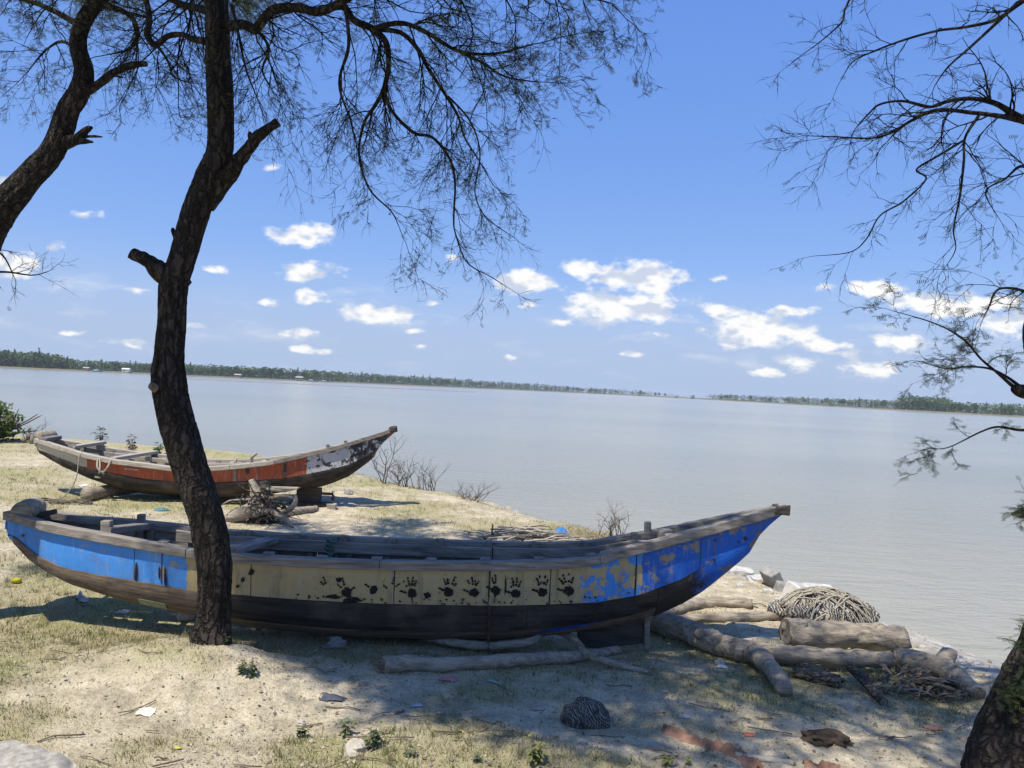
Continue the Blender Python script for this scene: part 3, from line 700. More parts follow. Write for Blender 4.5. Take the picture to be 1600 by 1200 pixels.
# nail heads along the lower edge of the cream panels
NAILM = mat_flat('rusty_nail', (0.07, 0.04, 0.03), .8, .5, 40)
g = Geo()
for i in range(60):
    x = R.uniform(X(470), X(990)); p = blue.P(x, 1.0+R.uniform(.04, .16), -1, .013); rr = R.uniform(.004, .011)
    g.tube([p+Vector((0, .006, 0)), p+Vector((0, -.004, 0))], [rr, rr*.8], 7)
blue.part('nail_heads', g, NAILM, kind='stuff')
# handprints: flat prints of black paint on the cream panels
HP = NT('black_print'); hn = HP.noise(HP.map((45, 45, 45)), 1, 5, 0.7); HP.done((0.012, 0.011, 0.011), .7); HP.put(HP.ramp(hn, .33, .41), HP.b.inputs['Alpha'])
def handprint(u, v, hpx, rot, seed, mirror=1, drip=False, frac=1.0, weak=False):
    r = random.Random(seed); c = at(u, v, blue.Yc-blue.beam0(at(u, v, 5.9).x)*.97); sc = hpx*c.y/1200/1.62
    polys = []
    def blob(cx, cy, rx, ry, n=14, a0=0, j=.12):
        pts = []
        for k in range(n):
            a = 6.283*k/n; rr = 1+r.uniform(-j, j); x, y = rx*math.cos(a)*rr, ry*math.sin(a)*rr
            pts.append((cx+x*math.cos(a0)-y*math.sin(a0), cy+x*math.sin(a0)+y*math.cos(a0)))
        polys.append(pts)
    if frac > .4: blob(r.uniform(-.05, .05), -.02, r.uniform(.29, .36), r.uniform(.30, .40), 18, r.uniform(0, 3), .2)
    elif not weak: blob(.1, -.1, .22, .3)
    for (ang, L_, d0) in ((28+r.uniform(-7, 7), .58, .50), (9+r.uniform(-6, 6), .70, .52), (-9+r.uniform(-6, 6), .67, .52), (-29+r.uniform(-8, 8), .50, .49)):
        if r.random() > max(frac, .45): continue
        a = math.radians(ang); 
        for k in range(3):
            dd = d0+L_*(k+.5)/3
            if r.random() < .06: continue
            blob(-math.sin(a)*dd+r.uniform(-.02, .02), math.cos(a)*dd, r.uniform(.075, .105)-.012*k, L_/6*r.uniform(.8, 1.1), 9, a, .3)
    if r.random() < frac+.2:
        a = math.radians(68)
        for k in range(2): dd = .5+.22*k; blob(-math.sin(a)*dd, math.cos(a)*dd-.1, .09, .13, 8, a, .2)
    if drip: polys.append([(-.05, -.3), (.05, -.3), (.02, -1.0), (-.01, -1.0)])
    for _ in range(6): blob(r.uniform(-.9, .9), r.uniform(-.8, 1.2), .03, .05, 6)
    g = Geo(); cr, sr = math.cos(math.radians(rot)), math.sin(math.radians(rot))
    for pl in polys:
        vs = []
        for (x, y) in pl:
            x *= mirror; X_, Z_ = (x*cr-y*sr)*sc, (x*sr+y*cr)*sc
            px, pz = c.x+X_, c.z+Z_; ch, sh_ = blue.cz_(px), blue.sz_(px); t = 1+(pz-ch)/max(.01, sh_-ch)
            vs.append(blue.P(px, min(1.97, max(1.02, t)), -1, .0155))
        g.add(vs, [tuple(range(len(vs)))])
    blue.part('handprint', g, HP.m)
for i, a in enumerate(((888, 922, 38, 8, 1, False, 1), (848, 924, 36, 4, 1, False, 1), (805, 927, 36, 0, 1, False, 1), (775, 922, 34, -6, 1, True, .5), (740, 925, 34, 2, 1, False, 1),
                      (702, 924, 36, -4, 1, False, 1), (643, 926, 36, 6, 1, True, .8), (611, 922, 30, -20, 1, False, .4), (584, 920, 32, -14, 1, False, .6), (541, 925, 33, 20, -1, True, .7), (513, 922, 32, 30, -1, False, .4))):
    handprint(a[0], a[1], a[2], a[3], 50+i, a[4], a[5], a[6], weak=(a[6] < .5))
# black smears and seams of tar on the side
g = Geo()
for (u, v, w, h) in ((213, 900, 2, 24), (259, 905, 2, 22), (250, 895, 1.5, 10), (394, 893, 5, 6), (380, 905, 3, 4), (372, 915, 3, 3), (530, 905, 6, 4), (550, 938, 14, 5), (520, 932, 10, 4), (668, 930, 6, 5), (765, 915, .7, 26), (993, 905, 1.2, 24), (790, 915, 1.5, 14)):
    p = at(u, v, blue.Yc-blue.beam0(at(u, v, 5.9).x)*.97); s_ = p.y/1200; pts = []
    for k in range(12):
        a = 6.283*k/12; rr = 1+R.uniform(-.3, .3); px, pz = p.x+math.cos(a)*w*s_*rr, p.z+math.sin(a)*h*s_*rr
        ch, sh_ = blue.cz_(px), blue.sz_(px); pts.append(blue.P(px, min(1.97, max(1.02, 1+(pz-ch)/(sh_-ch))), -1, .015))
    g = Geo(); g.add(pts, [tuple(range(12))]); blue.part('tar_smear', g, HP.m)
g = Geo(); pts = [blue.P(X(u, 960), t, -1, .012) for (u, t) in ((835, .52), (870, .50), (910, .55), (950, .60), (968, .68), (972, .74), (940, .68), (900, .60), (860, .58))]
g.add(pts, [tuple(range(len(pts)))]); blue.part('blue_paint_streak', g, mat_flat('blue_paint_old', (0.02, 0.06, 0.30), .6, .3, 20))
# things lying on the blue boat
def driftlog(name, pts, rad, m, label, cat='log', group=None, rough=.22, parent=None, segs=12, n=6, loc=None, rs=9):
    g = Geo(); pp = smooth_path(pts, n); rr = smooth_vals(rad, n); g.tube(pp, rr, segs, rough=rough, rs=rs)
    o = mk(name, g, m, parent, loc=None if parent else pts[0], label=label, cat=cat, group=group)
    return o
a = at(46, 795, 6.18)
driftlog('log_end', [a+Vector((.015, -.13, .0)), a+Vector((.0, 0, 0)), a+Vector((-.02, .12, 0))], [.078, .084, .08], LOGM, 'short round log lying across the stern of the blue boat', segs=16, rough=.12)
g = Geo(); b0 = at(30, 800, 6.18); b1 = at(87, 799, 6.22); g.beam(b0, (b0+b1)/2+Vector((0, 0, -.035)), .07, .04); g.beam((b0+b1)/2+Vector((-.01, 0, -.035)), b1, .07, .04)
mk('broken_plank', g, W_DARK, loc=b0, smooth=False, bevel=.008, label='short dark broken plank on the stern of the blue boat beside the log end', cat='plank')
g = Geo(); c0 = at(517, 857, 6.52)
for k in range(5):
    cc = c0+Vector((R.uniform(-.02, .02), 0, .035*(k-2)))
    g.tube([cc+Vector((.035*math.cos(t), .03*math.sin(t), .01*math.sin(t*2))) for t in np.linspace(0, 6.5, 14)], .009, 6)
g.tube(smooth_path([c0, c0+Vector((-.02, -.05, -.1)), c0+Vector((-.06, -.07, -.13))], 4), .009, 6); g.tube(smooth_path([c0, c0+Vector((.02, -.05, -.09)), c0+Vector((.05, -.07, -.14))], 4), .009, 6)
mk('rope_tie', g, ROPEG, loc=c0, label='knotted green rope tied round the inner rail of the blue boat', cat='rope')
xq = X(765, 960); g = Geo(); pts = [blue.P(xq, t, -1, .03) for t in (1.02, .9, .75, .62)]; pts += [pts[-1]+Vector((.0, -.02, -.06)), pts[-1]+Vector((.01, -.05, -.13))]
pp = smooth_path(pts, 5)
for i in range(len(pp)-1):
    c = (pp[i]+pp[i+1])/2; d = (pp[i+1]-pp[i]).normalized(); sd = d.cross(Vector((0, 1, 0) if i % 2 else (1, 0.3, 0))).normalized()
    g.tube([c+d*.016*math.cos(t)+sd*.009*math.sin(t) for t in np.linspace(0, 6.283, 9)], .0035, 4, cap=False)
mk('chain', g, METAL, loc=pts[0], label='thin rusty chain hanging down the black side of the blue boat', cat='chain')

# ---- orange boat
orange = Boat('wooden_boat', 12.2, 0.62,
  [(62, 688), (111, 703), (134, 710), (179, 720), (227, 726), (269, 732), (332, 732), (380, 728), (428, 722), (472, 712), (520, 701), (570, 686), (608, 674), (618, 668)],
  [(68, 704), (115, 722), (134, 729), (179, 739), (227, 748), (274, 753), (342, 754), (400, 751), (440, 748), (476, 742), (520, 733), (550, 725), (586, 703), (618, 673)],
  [(61, 690), (64, 700), (68, 708), (109, 731), (152, 748), (190, 761), (227, 768), (284, 774), (340, 777), (400, 775), (430, 771), (463, 765), (502, 760), (520, 754), (546, 744), (574, 723), (586, 712), (588, 702), (600, 690), (618, 674)],
  'orange and white weathered wooden boat lying farther off beyond the tree trunk')
def ox_(u, v=730): return at(u, v, 11.7).x
oo = orange.org.x
ORG = (0.36, 0.078, 0.032); WHT = (0.50, 0.49, 0.50); CR2 = (0.48, 0.43, 0.33); BLK = (0.03, 0.028, 0.028)
PAINT2 = paint_material('orange_white_paint', [(-9, CR2, (0.3, 0.25, 0.2), .15), (ox_(133)-oo, ORG, (0.26, 0.07, 0.035), .08), (ox_(475)-oo, WHT, BLK, .42), (ox_(540)-oo, WHT, BLK, .66), (ox_(595)-oo, (0.3, .1, .06), BLK, .5)], wood=(0.10, 0.075, 0.06), chips=.67)
xa2, xb2 = orange.x0+.03, orange.x1-.015
cuts = [xa2, ox_(133), ox_(262), ox_(364), ox_(440), ox_(475), ox_(540), xb2]
for i in range(len(cuts)-1): orange.part('side_panel', orange.patch(cuts[i]+.004, cuts[i+1]-.004, 1.015, 1.99, -1, .004+.004*(i % 2), nt=6, wob=.006, inside=W_PALE), PAINT2)
for (a, b) in ((xa2, -4), (-4, xb2)): orange.part('side_panel', orange.patch(a+.004, b-.004, 1.015, 1.99, 1, .004, nt=5), W_PALE)
lw = [xa2+.05, -5.6, -3.9, xb2-.32]
for side in (-1, 1):
    for i in range(3):
        orange.part('hull_plank', orange.patch(lw[i]+.003, lw[i+1]-.003, .56, 1.01, side, .012, nt=5, wob=.01), TAR)
        orange.part('hull_plank', orange.patch(lw[i]+.003, lw[i+1]-.003, 0, .55, side, 0, nt=5, wob=.01), TAR)
    orange.part('bow_plank', orange.patch(xb2-.318, xb2-.005, .02, 1.01, side, .003, nt=5), PAINT2)
    orange.part('stern_plank', orange.patch(xa2-.02, xa2+.047, .05, 1.01, side, .003, nt=5), W_DARK)
p = orange.P(orange.x0+.015, 2, -1); q = orange.P(orange.x0+.015, .2, -1); g = Geo()
g.box((orange.x0+.015, 12.2, (p.z+q.z)/2), (.06, .19, p.z-q.z+.04), jit=.008); orange.part('transom', g, W_GREYY, .008)
for (a, b, side) in ((xa2-.03, -4.2, -1), (-4.197, ox_(428), -1), (ox_(428)+.003, xb2-.05, -1), (xa2-.03, -4.5, 1), (-4.497, xb2-.05, 1)):
    orange.part('gunwale', orange.rail(a, b, side, .055, .045, .04, .03), W_PALE if b < -2.9 or side > 0 else W_GREY, .008)
for side in (-1, 1):
    orange.part('stringer', orange.rail(-6.4, -3.0, side, .05, 0, .05, .015, t=1.85, yoff=-.16), W_PALE, .006)
for side, t_, dn in ((1, 1.72, .11),):
    orange.part('stringer', orange.rail(-6.6, -2.9, side, .03, 0, dn, .02, t=t_, yoff=-.07), W_PALE, .006)
for x in np.arange(-6.9, -2.3, .42): orange.part('frame_rib', orange.rib(float(x), .06, .06), W_GREYY, .005)
for side in (-1, 1):
    for x in np.arange(-6.2, -3.0, .55):
        g = Geo(); p = orange.P(x, 2, side); g.box((x, p.y-side*.10, p.z-.03), (.07, .14, .045), jit=.006); orange.part('rib_block', g, W_PALE, .005)
g = Geo()
for i in range(6): g = Geo(); g.beam((-6.3, 11.8+.14*i, .33), (-3.2, 11.8+.14*i, .30), .12, .025); orange.part('floor_board', g, W_PALE)
thwart(orange, 112, 701, 162, 693, .11, .05, W_PALE, .02); thwart(orange, 176, 719, 244, 708, .10, .05, W_PALE, .02)
g = Geo(); b0 = at(66, 687, 12.0); b1 = at(91, 683, 12.35); g.beam(b0, b1, .14, .06); orange.part('stern_board', g, W_GREYY, .01)
for (u, v0, v1, side, w) in ((242, 708, 728, 1, .09), (113, 695, 706, -1, .10), (512, 694, 706, 1, .05), (540, 688, 697, 1, .05)):
    x = at(u, v0, 12.2).x; yy = orange.Yc+side*(orange.beam0(x)-.06); g = Geo(); g.beam(at(u, v1+4, yy), at(u, v0, yy), w, w*.8, up=Vector((0, 1, 0))); orange.part('post', g, W_GREY, .01)
g = Geo(); g.box(at(517, 702, 11.95), (.09, .09, .09), jit=.01); orange.part('bow_block', g, W_DARK, .01)
g = Geo(); g.box(at(614, 671, 12.18), (.11, .16, .10), jit=.015); orange.part('bow_cap', g, W_DARK, .015)
a = at(502, 775, 12.2); g = Geo(); g.beam((at(464, 770, 12.2).x, 12.2, .10), (a.x, 12.2, .10), .09, .34); orange.part('skeg', g, W_DARK, .01)
g = Geo(); s0 = at(502, 771, 12.2); s1 = at(520, 772, 12.2); g.tube([s0, s1], .022, 8); sh = orange.part('propeller_shaft', g, METAL)
for k in range(3):
    g = Geo(); a3 = k*2.094+.5; d = Vector((0, math.cos(a3), math.sin(a3))); e = Vector((.3, -math.sin(a3), math.cos(a3))).normalized()
    g.add([s1+d*.01-e*.02, s1+d*.07-e*.05, s1+d*.11, s1+d*.07+e*.05, s1+d*.01+e*.02], [(0, 1, 2, 3, 4)]); g.add([p_+Vector((.012, 0, 0)) for p_ in g.v and [Vector(v_) for v_ in g.v]], [(4, 3, 2, 1, 0)])
    orange.part('propeller_blade', g, METAL, parent=sh)
g = Geo()
for i in range(11):
    u = 194+i*2.1; pts = []
    for (du, dv) in ((0, 0), (1.4, 0), (1.2, 2.2*R.uniform(.5, 1.4)), (.2, 1.6)):
        p = at(u+du, 731.5+i*.18+dv, 11.6); ch, sh_ = orange.cz_(p.x), orange.sz_(p.x); pts.append(orange.P(p.x, min(1.95, max(1.05, 1+(p.z-ch)/(sh_-ch))), -1, .018))
    g.add(pts, [(0, 1, 2, 3)])
orange.part('faded_lettering', g, mat_flat('chalky_white', (.55, .5, .45), .8, .2, 20))
for (u, v, w, h, dark) in ((365, 743, 2.2, 9, 0), (384, 737, 3, 4, 1), (440, 736, 2, 10, 1)):
    p = at(u, v, 11.6); s_ = p.y/1200; pts = []
    for (i, j) in ((-1, -1), (1, -1), (1, 1), (-1, 1)):
        px, pz = p.x+i*w*s_, p.z+j*h*s_; ch, sh_ = orange.cz_(px), orange.sz_(px); pts.append(orange.P(px, min(1.96, max(1.03, 1+(pz-ch)/(sh_-ch))), -1, .019))
    g = Geo(); g.add(pts, [(0, 1, 2, 3)]); orange.part('patch_strip', g, W_DARK if dark else W_GREY)
a = at(72, 681, 12.3)
driftlog('log_end', [a+Vector((-.05, -.13, -.01)), a, a+Vector((.03, .14, 0))], [.085, .095, .085], LOGM, 'short round log lying across the stern of the orange boat', segs=14, rough=.12)
# supports under the orange boat
a = gp(172, 775); a.y = 12.0
driftlog('support_log', [Vector((a.x, 11.55, .08)), Vector((a.x+.12, 12.0, .09)), Vector((a.x+.3, 12.6, .09))], [.105, .10, .10], LOGM, 'thick pale ended log propping the stern of the orange boat', segs=16, rough=.1)
g = Geo(); g.box(onground(-3.1, 12.2, -.02), (.6, .3, .12), jit=.02); mk('support_block', g, W_DARK, loc=(-3.1, 12.2, 0), smooth=False, bevel=.015, label='dark wooden block under the skeg of the orange boat', cat='block')
g = Geo(); g.box(onground(at(521, 790, 12.0).x, 11.9, .03), (.13, .12, .10), jit=.02); mk('small_block', g, W_PALE, loc=(at(521, 790, 12.0).x, 11.9, 0), smooth=False, bevel=.01, label='small pale block on the sand below the propeller', cat='block')
# ropes of the orange boat
p0 = orange.P(at(124, 707, 11.7).x, 2, -1, .05); p1 = gp(93, 779, .01)
g = Geo(); g.tube(smooth_path([p0+Vector((0, .1, .03)), p0, (p0*2+p1)/3+Vector((.06, 0, -.1)), (p0+2*p1)/3+Vector((.06, 0, -.09)), p1, p1+Vector((-.2, -.2, 0))], 8), .010, 6)
mk('mooring_rope', g, ROPE, loc=p1, label='single rope hanging from the orange boat stern to the grass', cat='rope')
g = Geo(); c = orange.P(at(157, 716, 11.7).x, 2, -1, .06); d_ = at(173, 719, 11.6); b_ = at(160, 738, 11.5); e_ = at(152, 730, 11.5)
g.tube(smooth_path([c, e_, b_, at(168, 730, 11.5), d_], 7), .013, 6); g.tube(smooth_path([c+Vector((.03, 0, .01)), at(156, 733, 11.5), at(155, 740, 11.5)], 5), .012, 6); g.tube(smooth_path([b_, at(163, 741, 11.5), at(158, 736, 11.5), b_], 5), .016, 6)
mk('rope_loop', g, ROPE, loc=c, label='pale rope loop knotted over the orange gunwale', cat='rope')
g = Geo(); c = gp(85, 786)
for k in range(7):
    s0_ = c+Vector((R.uniform(-.35, .3), R.uniform(-.1, .1), .02)); pts = [s0_]
    for j in range(6): q = pts[-1]+Vector((R.uniform(.02, .12), R.uniform(-.07, .07), 0)); q.z = H1(q.x, q.y)+.02+.02*R.random(); pts.append(q)
    g.tube(smooth_path(pts, 4), .014, 5)
mk('rope_heap', g, mat_flat('dark_rope', (.10, .085, .07), .95, .4, 50), loc=c, label='dark tangle of old rope on the grass between the boats', cat='rope')
g = Geo(); s_ = [at(393, 724, 11.75), at(393, 716, 11.72), at(396, 712, 11.7), at(401, 708, 11.7)]; g.tube(smooth_path(s_, 4), [.03]*4+[.028]*4+[.025]*4+[.015], 8)
orange.part('curved_tiller', g, W_PALE, smooth=True)

# ------------------------------------------------------------------ driftwood and logs
def gpath(pts, lift): return [gp(u, v, l)+Vector((0, 0, 0)) for (u, v), l in zip(pts, lift if isinstance(lift, (list, tuple)) else [lift]*len(pts))]
def px2r(px, p): return px*p.y/1200
def log_px(name, pts, rpx, m, label, lift=None, cat='log', group='logs and driftwood on the bank', rough=.2, segs=18, n=9, ends=True):
    P_ = [gp(u, v+r*.8) for (u, v), r in zip(pts, rpx)]; rad = [px2r(r*.88, p) for r, p in zip(rpx, P_)]
    lf = lift if lift else [0]*len(pts); path = []
    for (u, v), r, l in zip(pts, rad, lf):
        p = gp(u, v+r*1200/P_[0].y*.8); q = at(u, v, p.y+r*.3); q.z = max(q.z, H1(q.x, q.y)+r*.75) if not l else H1(q.x, q.y)+r*.75+l
        path.append(q)
    pp = smooth_path(path, n); rr = smooth_vals(rad, n)
    g = Geo(); g.tube(pp, rr, segs, rough=rough*1.25, rs=12)
    for (a0_, dr_) in ((0, pp[0]-pp[1]), (len(pp)-1, pp[-1]-pp[-2])):
        dn_ = dr_.normalized()
        for k in range(segs):
            j = a0_*segs+k; v_ = Vector(g.v[j]); v_ += dn_*rr[a0_]*.45*mnoise.noise(v_*22); g.v[j] = tuple(v_)
    for k in range(len(pp)//5):
        i = R.randrange(1, len(pp)-1); d = Vector((R.gauss(0, 1), R.gauss(0, .6), abs(R.gauss(0, .8)))).normalized()
        g.tube([pp[i]+d*rr[i]*.5, pp[i]+d*rr[i]*1.12], [rr[i]*.45, rr[i]*.22], 8, rough=.3, rs=20)
    o = mk(name, g, m, loc=path[0], label=label, cat=cat, group=group)
    if ends:
        for (i, j) in ((0, 1), (-1, -2)):
            g = Geo(); d = (pp[i]-pp[j]).normalized(); r = rr[i]
            g.tube([pp[i]-d*.01, pp[i]+d*.008], [r*.93, r*.86], segs, rough=.12, rs=20)
            g.tube([pp[i], pp[i]+d*.012], [r*.4, r*.34], 9)
            mk('cut_end', g, CUTE, o, loc=path[0], smooth=False)
    return o, pp, rr
CUTE = mat_wood('cut_log_end', (0.11, 0.085, 0.06), (0.30, 0.25, 0.185), (14, 14, 14), (0.22, 0.18, 0.14))
o, pp, rr = log_px('log', [(597, 1040), (640, 1038), (700, 1039), (800, 1033), (900, 1026), (966, 1016)], [15, 14, 13, 12, 11, 8], LOGM, 'long pale log with splintered left end lying in front of the blue boat')
g = Geo()
for k in range(26):
    a = R.uniform(0, 6.283); s0 = pp[0]+Vector((.02, math.cos(a)*.05, math.sin(a)*.05)); g.tube([s0, s0+Vector((-R.uniform(.02, .09), R.uniform(-.01, .01), R.uniform(-.015, .015)))], [R.uniform(.006, .014), .002], 4)
mk('splinters', g, CUTW, o, loc=pp[0], smooth=False)
o, pp, rr = log_px('bent_branch', [(645, 997), (700, 1009), (760, 1016), (825, 1018), (852, 1007), (880, 1009), (903, 1022), (917, 1033), (960, 1042), (1013, 1051)], [6, 7.5, 7.5, 7, 6.5, 6.5, 6.5, 6.5, 6, 4], LOGM, 'thin crooked grey branch lying over the long pale log', lift=[.03, .03, .03, .07, .10, .10, .08, .05, .02, .0], cat='branch', ends=False)
g = Geo()
for k in range(9):
    d = Vector((-R.uniform(.0, .10), R.uniform(-.08, .08), R.uniform(-.03, .09))); g.tube(smooth_path([pp[0], pp[0]+d*.6+Vector((0, 0, .02)), pp[0]+d], 3), [.02]*3+[.014]*3+[.004], 5, rough=.3)
mk('root_stubs', g, LOGM, o, loc=pp[0])
o, pp, rr = log_px('forked_log', [(1004, 972), (1060, 987), (1110, 1008), (1165, 1026), (1240, 1034), (1320, 1040), (1393, 1046)], [19, 20, 20, 18, 15, 15, 14], LOGM, 'big forked log lying right of the blue boat with one limb reaching the camera', lift=[.03, .03, .03, .04, .04, .05, .06])
i_ = 9*3; f0 = pp[i_]
f2 = gp(1228, 1090, .0)+Vector((0, 0, .04)); f1 = (f0+f2)/2+Vector((.02, 0, .04)); g = Geo()
g.tube(smooth_path([f0+Vector((-.08, .02, .0)), f0+Vector((.03, -.04, .0)), f1, f2], 6), [.085]*6+[.075]*6+[.06]*6+[.045], 12, rough=.15); mk('limb', g, LOGM, o, loc=pp[0])
g = Geo(); k_ = pp[15]; g.tube([k_+Vector((0, -.05, .02)), k_+Vector((-.03, -.12, .06))], [.06, .04], 10, rough=.2); mk('knot', g, CUTE, o, loc=pp[0])
log_px('thick_log', [(1228, 1003), (1290, 1007), (1350, 1011), (1412, 1016)], [25, 23, 22, 21], LOGM, 'thickest log lying across the other logs on the right', lift=[.075, .08, .08, .08], rough=.3, segs=22)
o, pp, rr = log_px('log', [(1400, 1035), (1440, 1043), (1485, 1056), (1530, 1086)], [21, 20, 18, 13], LOGM, 'pale log with a round knob sticking out, nearest the right tree', lift=[.03, .03, .02, 0])
g = Geo(); g.tube([pp[15], pp[15]+Vector((.12, .10, .08))], [.08, .055], 10, rough=.25, rs=14); mk('knob', g, LOGM, o, loc=pp[0])
log_px('log', [(1240, 1050), (1275, 1058), (1310, 1066)], [11, 12, 12], LOGD, 'short split dark log poking out under the big forked log')
log_px('log', [(1326, 1058), (1352, 1076), (1380, 1098)], [8, 8, 7], LOGD, 'thin dark pole leaning from under the forked log onto the grass', lift=[.08, .04, 0])
log_px('log', [(1040, 970), (1090, 967), (1130, 966), (1180, 964), (1226, 962)], [9, 9, 9, 9, 8], LOGM, 'straight bleached log, lower of the two behind the forked log')
log_px('log', [(1015, 968), (1050, 955), (1088, 944), (1130, 941), (1174, 945)], [8, 9, 10, 10, 9], LOGM, 'bent bleached log, upper of the two behind the forked log')
log_px('log', [(440, 803), (465, 799), (494, 795)], [6.5, 6.5, 6], LOGM, 'short bleached log beside the uprooted stump')
log_px('plank', [(1150, 1180), (1195, 1187), (1240, 1193)], [5, 5, 5], W_PALE, 'narrow pale stick beside the red brown cloth', cat='stick', group=None)
for (u, v, du, dv, lab) in ((1145, 993, 60, 7, 'a'), ):
    pass
# uprooted stump
sb = gp(405, 815); r_ = root('driftwood_stump', sb, 'uprooted grey stump with tangled roots between the two boats', 'stump')
def YS(u, v, dy=0): return at(u, v, sb.y+dy)
def rootpart(nm, pts, rad, m=LOGM, seg=10):
    g = Geo(); g.tube(smooth_path(pts, 5), smooth_vals(rad, 5), seg, rough=.3, rs=12); mk(nm, g, m, r_, loc=sb)
rootpart('stem', [YS(392, 749), YS(398, 764), YS(405, 782, -.02), YS(412, 806, -.05)], [.035, .07, .12, .17])
rootpart('stem', [YS(412, 752, .05), YS(413, 768, .05), YS(411, 790), YS(410, 812)], [.05, .10, .14, .17], LOGD)
rootpart('stem', [YS(418, 758, .1), YS(420, 775, .1), YS(422, 800, .1)], [.03, .06, .09])
rootpart('thick_root', [YS(405, 788, -.05), YS(388, 798, -.15), YS(370, 806, -.2), YS(350, 814, -.25)], [.11, .10, .085, .07])
rootpart('root', [YS(410, 785), YS(430, 801, -.15), YS(445, 810, -.2), YS(458, 824, -.3)], [.06, .05, .04, .015])
rootpart('root', [YS(436, 806), YS(452, 796, -.1), YS(461, 786, -.1), YS(462, 775, -.05)], [.035, .04, .035, .02])
rootpart('root', [YS(418, 764), YS(438, 767, -.1), YS(456, 766, -.1)], [.025, .02, .008])
rootpart('root', [YS(420, 780), YS(440, 775, -.1), YS(458, 778, -.1)], [.03, .025, .01])
rootpart('root', [YS(398, 780), YS(372, 781, .05), YS(358, 783), YS(348, 788)], [.02, .016, .013, .006])
g = Geo()
for k in range(110):
    s0 = YS(R.gauss(412, 13), R.uniform(768, 815), R.uniform(-.2, .1)); a = R.uniform(0, 6.283); L_ = R.uniform(.15, .5); d = Vector((math.cos(a), R.uniform(-.8, .1), R.uniform(-.9, .5))).normalized(); pts = [s0]
    for j in range(4): d = (d+Vector((R.gauss(0, .3), R.gauss(0, .3), R.gauss(0, .3)-.08))).normalized(); pts.append(pts[-1]+d*L_/4)
    pts = [Vector((p.x, p.y, max(p.z, H1(p.x, p.y)+.01))) for p in pts]
    g.tube(pts, [.011, .009, .007, .005, .003], 4)
mk('root_hairs', g, LOGD, r_, loc=sb, kind='stuff')
# stick heap and small driftwood behind the blue boat
c = gp(826, 846); g = Geo()
for k in range(130):
    a = R.gauss(.1, .55); L_ = R.uniform(.2, .7); x = c.x+R.gauss(0, .28); y = c.y+R.gauss(0, .16); h = .16*math.exp(-((x-c.x)/.4)**2)*R.random()
    p = onground(x, y, .012+h); d = Vector((math.cos(a), math.sin(a)*.6, R.uniform(-.12, .2)))*L_*.5; mid = p+Vector((R.uniform(-.03, .03), 0, R.uniform(0, .04)))
    q0 = p-d; q1 = p+d; q0.z = max(q0.z, H1(q0.x, q0.y)+.008); q1.z = max(q1.z, H1(q1.x, q1.y)+.008)
    g.tube([q0, mid, q1], [.011, .012, .006], 5)
mk('stick_heap', g, W_PALE, loc=c, label='heap of thin bleached sticks on the sand behind the blue boat', cat='sticks', kind='stuff')
c = gp(766, 848); g = Geo(); g.tube(smooth_path([at(754, 838, c.y), at(762, 845, c.y), at(772, 848, c.y), c+Vector((.05, 0, -.03))], 4), [.012]*12+[.018], 7, rough=.3)
g.tube(smooth_path([c+Vector((.03, 0, 0)), at(769, 834, c.y), at(770, 818, c.y)], 4), [.015]*4+[.012]*4+[.005], 7, rough=.3); g.tube([at(770, 836, c.y), at(775, 828, c.y)], [.009, .004], 6)
mk('forked_root', g, LOGD, loc=c, label='dark forked root standing up beside the stick heap', cat='root')

# ------------------------------------------------------------------ rocks, rubble, rubbish
def rock(name, p, size, m, label, seed, cat='stone', group=None, flat=False, sink=.25):
    r = random.Random(seed); g = Geo(); nu, nv = 14, 9; base = []
    for j in range(nv+1):
        th = math.pi*j/nv
        for i in range(nu):
            ph = 6.283*i/nu; d = Vector((math.sin(th)*math.cos(ph), math.sin(th)*math.sin(ph), math.cos(th)))
            k = 1+.42*mnoise.noise(d*1.5+Vector((seed, 0, 0)))+.16*mnoise.noise(d*4+Vector((seed, 3, 0)))
            e = d*k
            if flat: e = Vector([max(-.72, min(.72, c_)) for c_ in e])
            base.append(p+Vector((e.x*size[0], e.y*size[1], e.z*size[2]+size[2]*(1-2*sink)*.8)))
    fs = []
    for j in range(nv):
        for i in range(nu): a = j*nu+i; b = j*nu+(i+1) % nu; fs.append((a, a+nu, b+nu, b))
    g.add(base, fs); return mk(name, g, m, loc=p, smooth=False, label=label, cat=cat, group=group)
for i, (u, v, s, m, lab) in enumerate(((290, 965, 13, ROCKM, 'pale angular stone left of the trunk foot beside the blue boat'), (526, 1010, 12, STONE, 'grey stone in the shade in front of the blue boat'),
      (517, 997, 6, STONE, 'small stone behind the grey stone in the boat shade'), (556, 1176, 17, ROCKM, 'flat pale stone by the lower edge among green weeds'), (470, 1132, 6, ROCKM, 'little whitish stone in front of the sandy mound'), (700, 1030, 4, STONE, 'tiny stone touching the long pale log'),
      (1100, 985, 6, STONE, 'small stone beside the bleached logs'), (1125, 1038, 7, ROCKM, 'small white stone under the forked log'), (545, 772, 6, STONE, 'small stone on the sand right of the propeller'))):
    p = gp(u, v); k = px2r(s, p); rock('stone', p, (k*1.15, k, k*.85), m, lab, i+3)
from mathutils import Euler
def slab(u, v, w, d, h, rz, tilt, m, label, seed, name='concrete_block', cat='concrete block'):
    p = gp(u, v); g = Geo(); g.box(p+Vector((0, 0, h*.25)), (w, d, h), rot=Euler((tilt[0], tilt[1], rz)).to_matrix(), jit=.035*w)
    mk(name, g, m, loc=p, smooth=False, bevel=.012, label=label, cat=cat)
slab(1252, 944, .30, .28, .22, .7, (.3, .25), CONC, 'pale pointed concrete block at the water edge, left of the pair', 1)
slab(1287, 942, .36, .34, .16, .35, (.38, .1), CONC, 'large flat tilted concrete block behind the net bundle', 2)
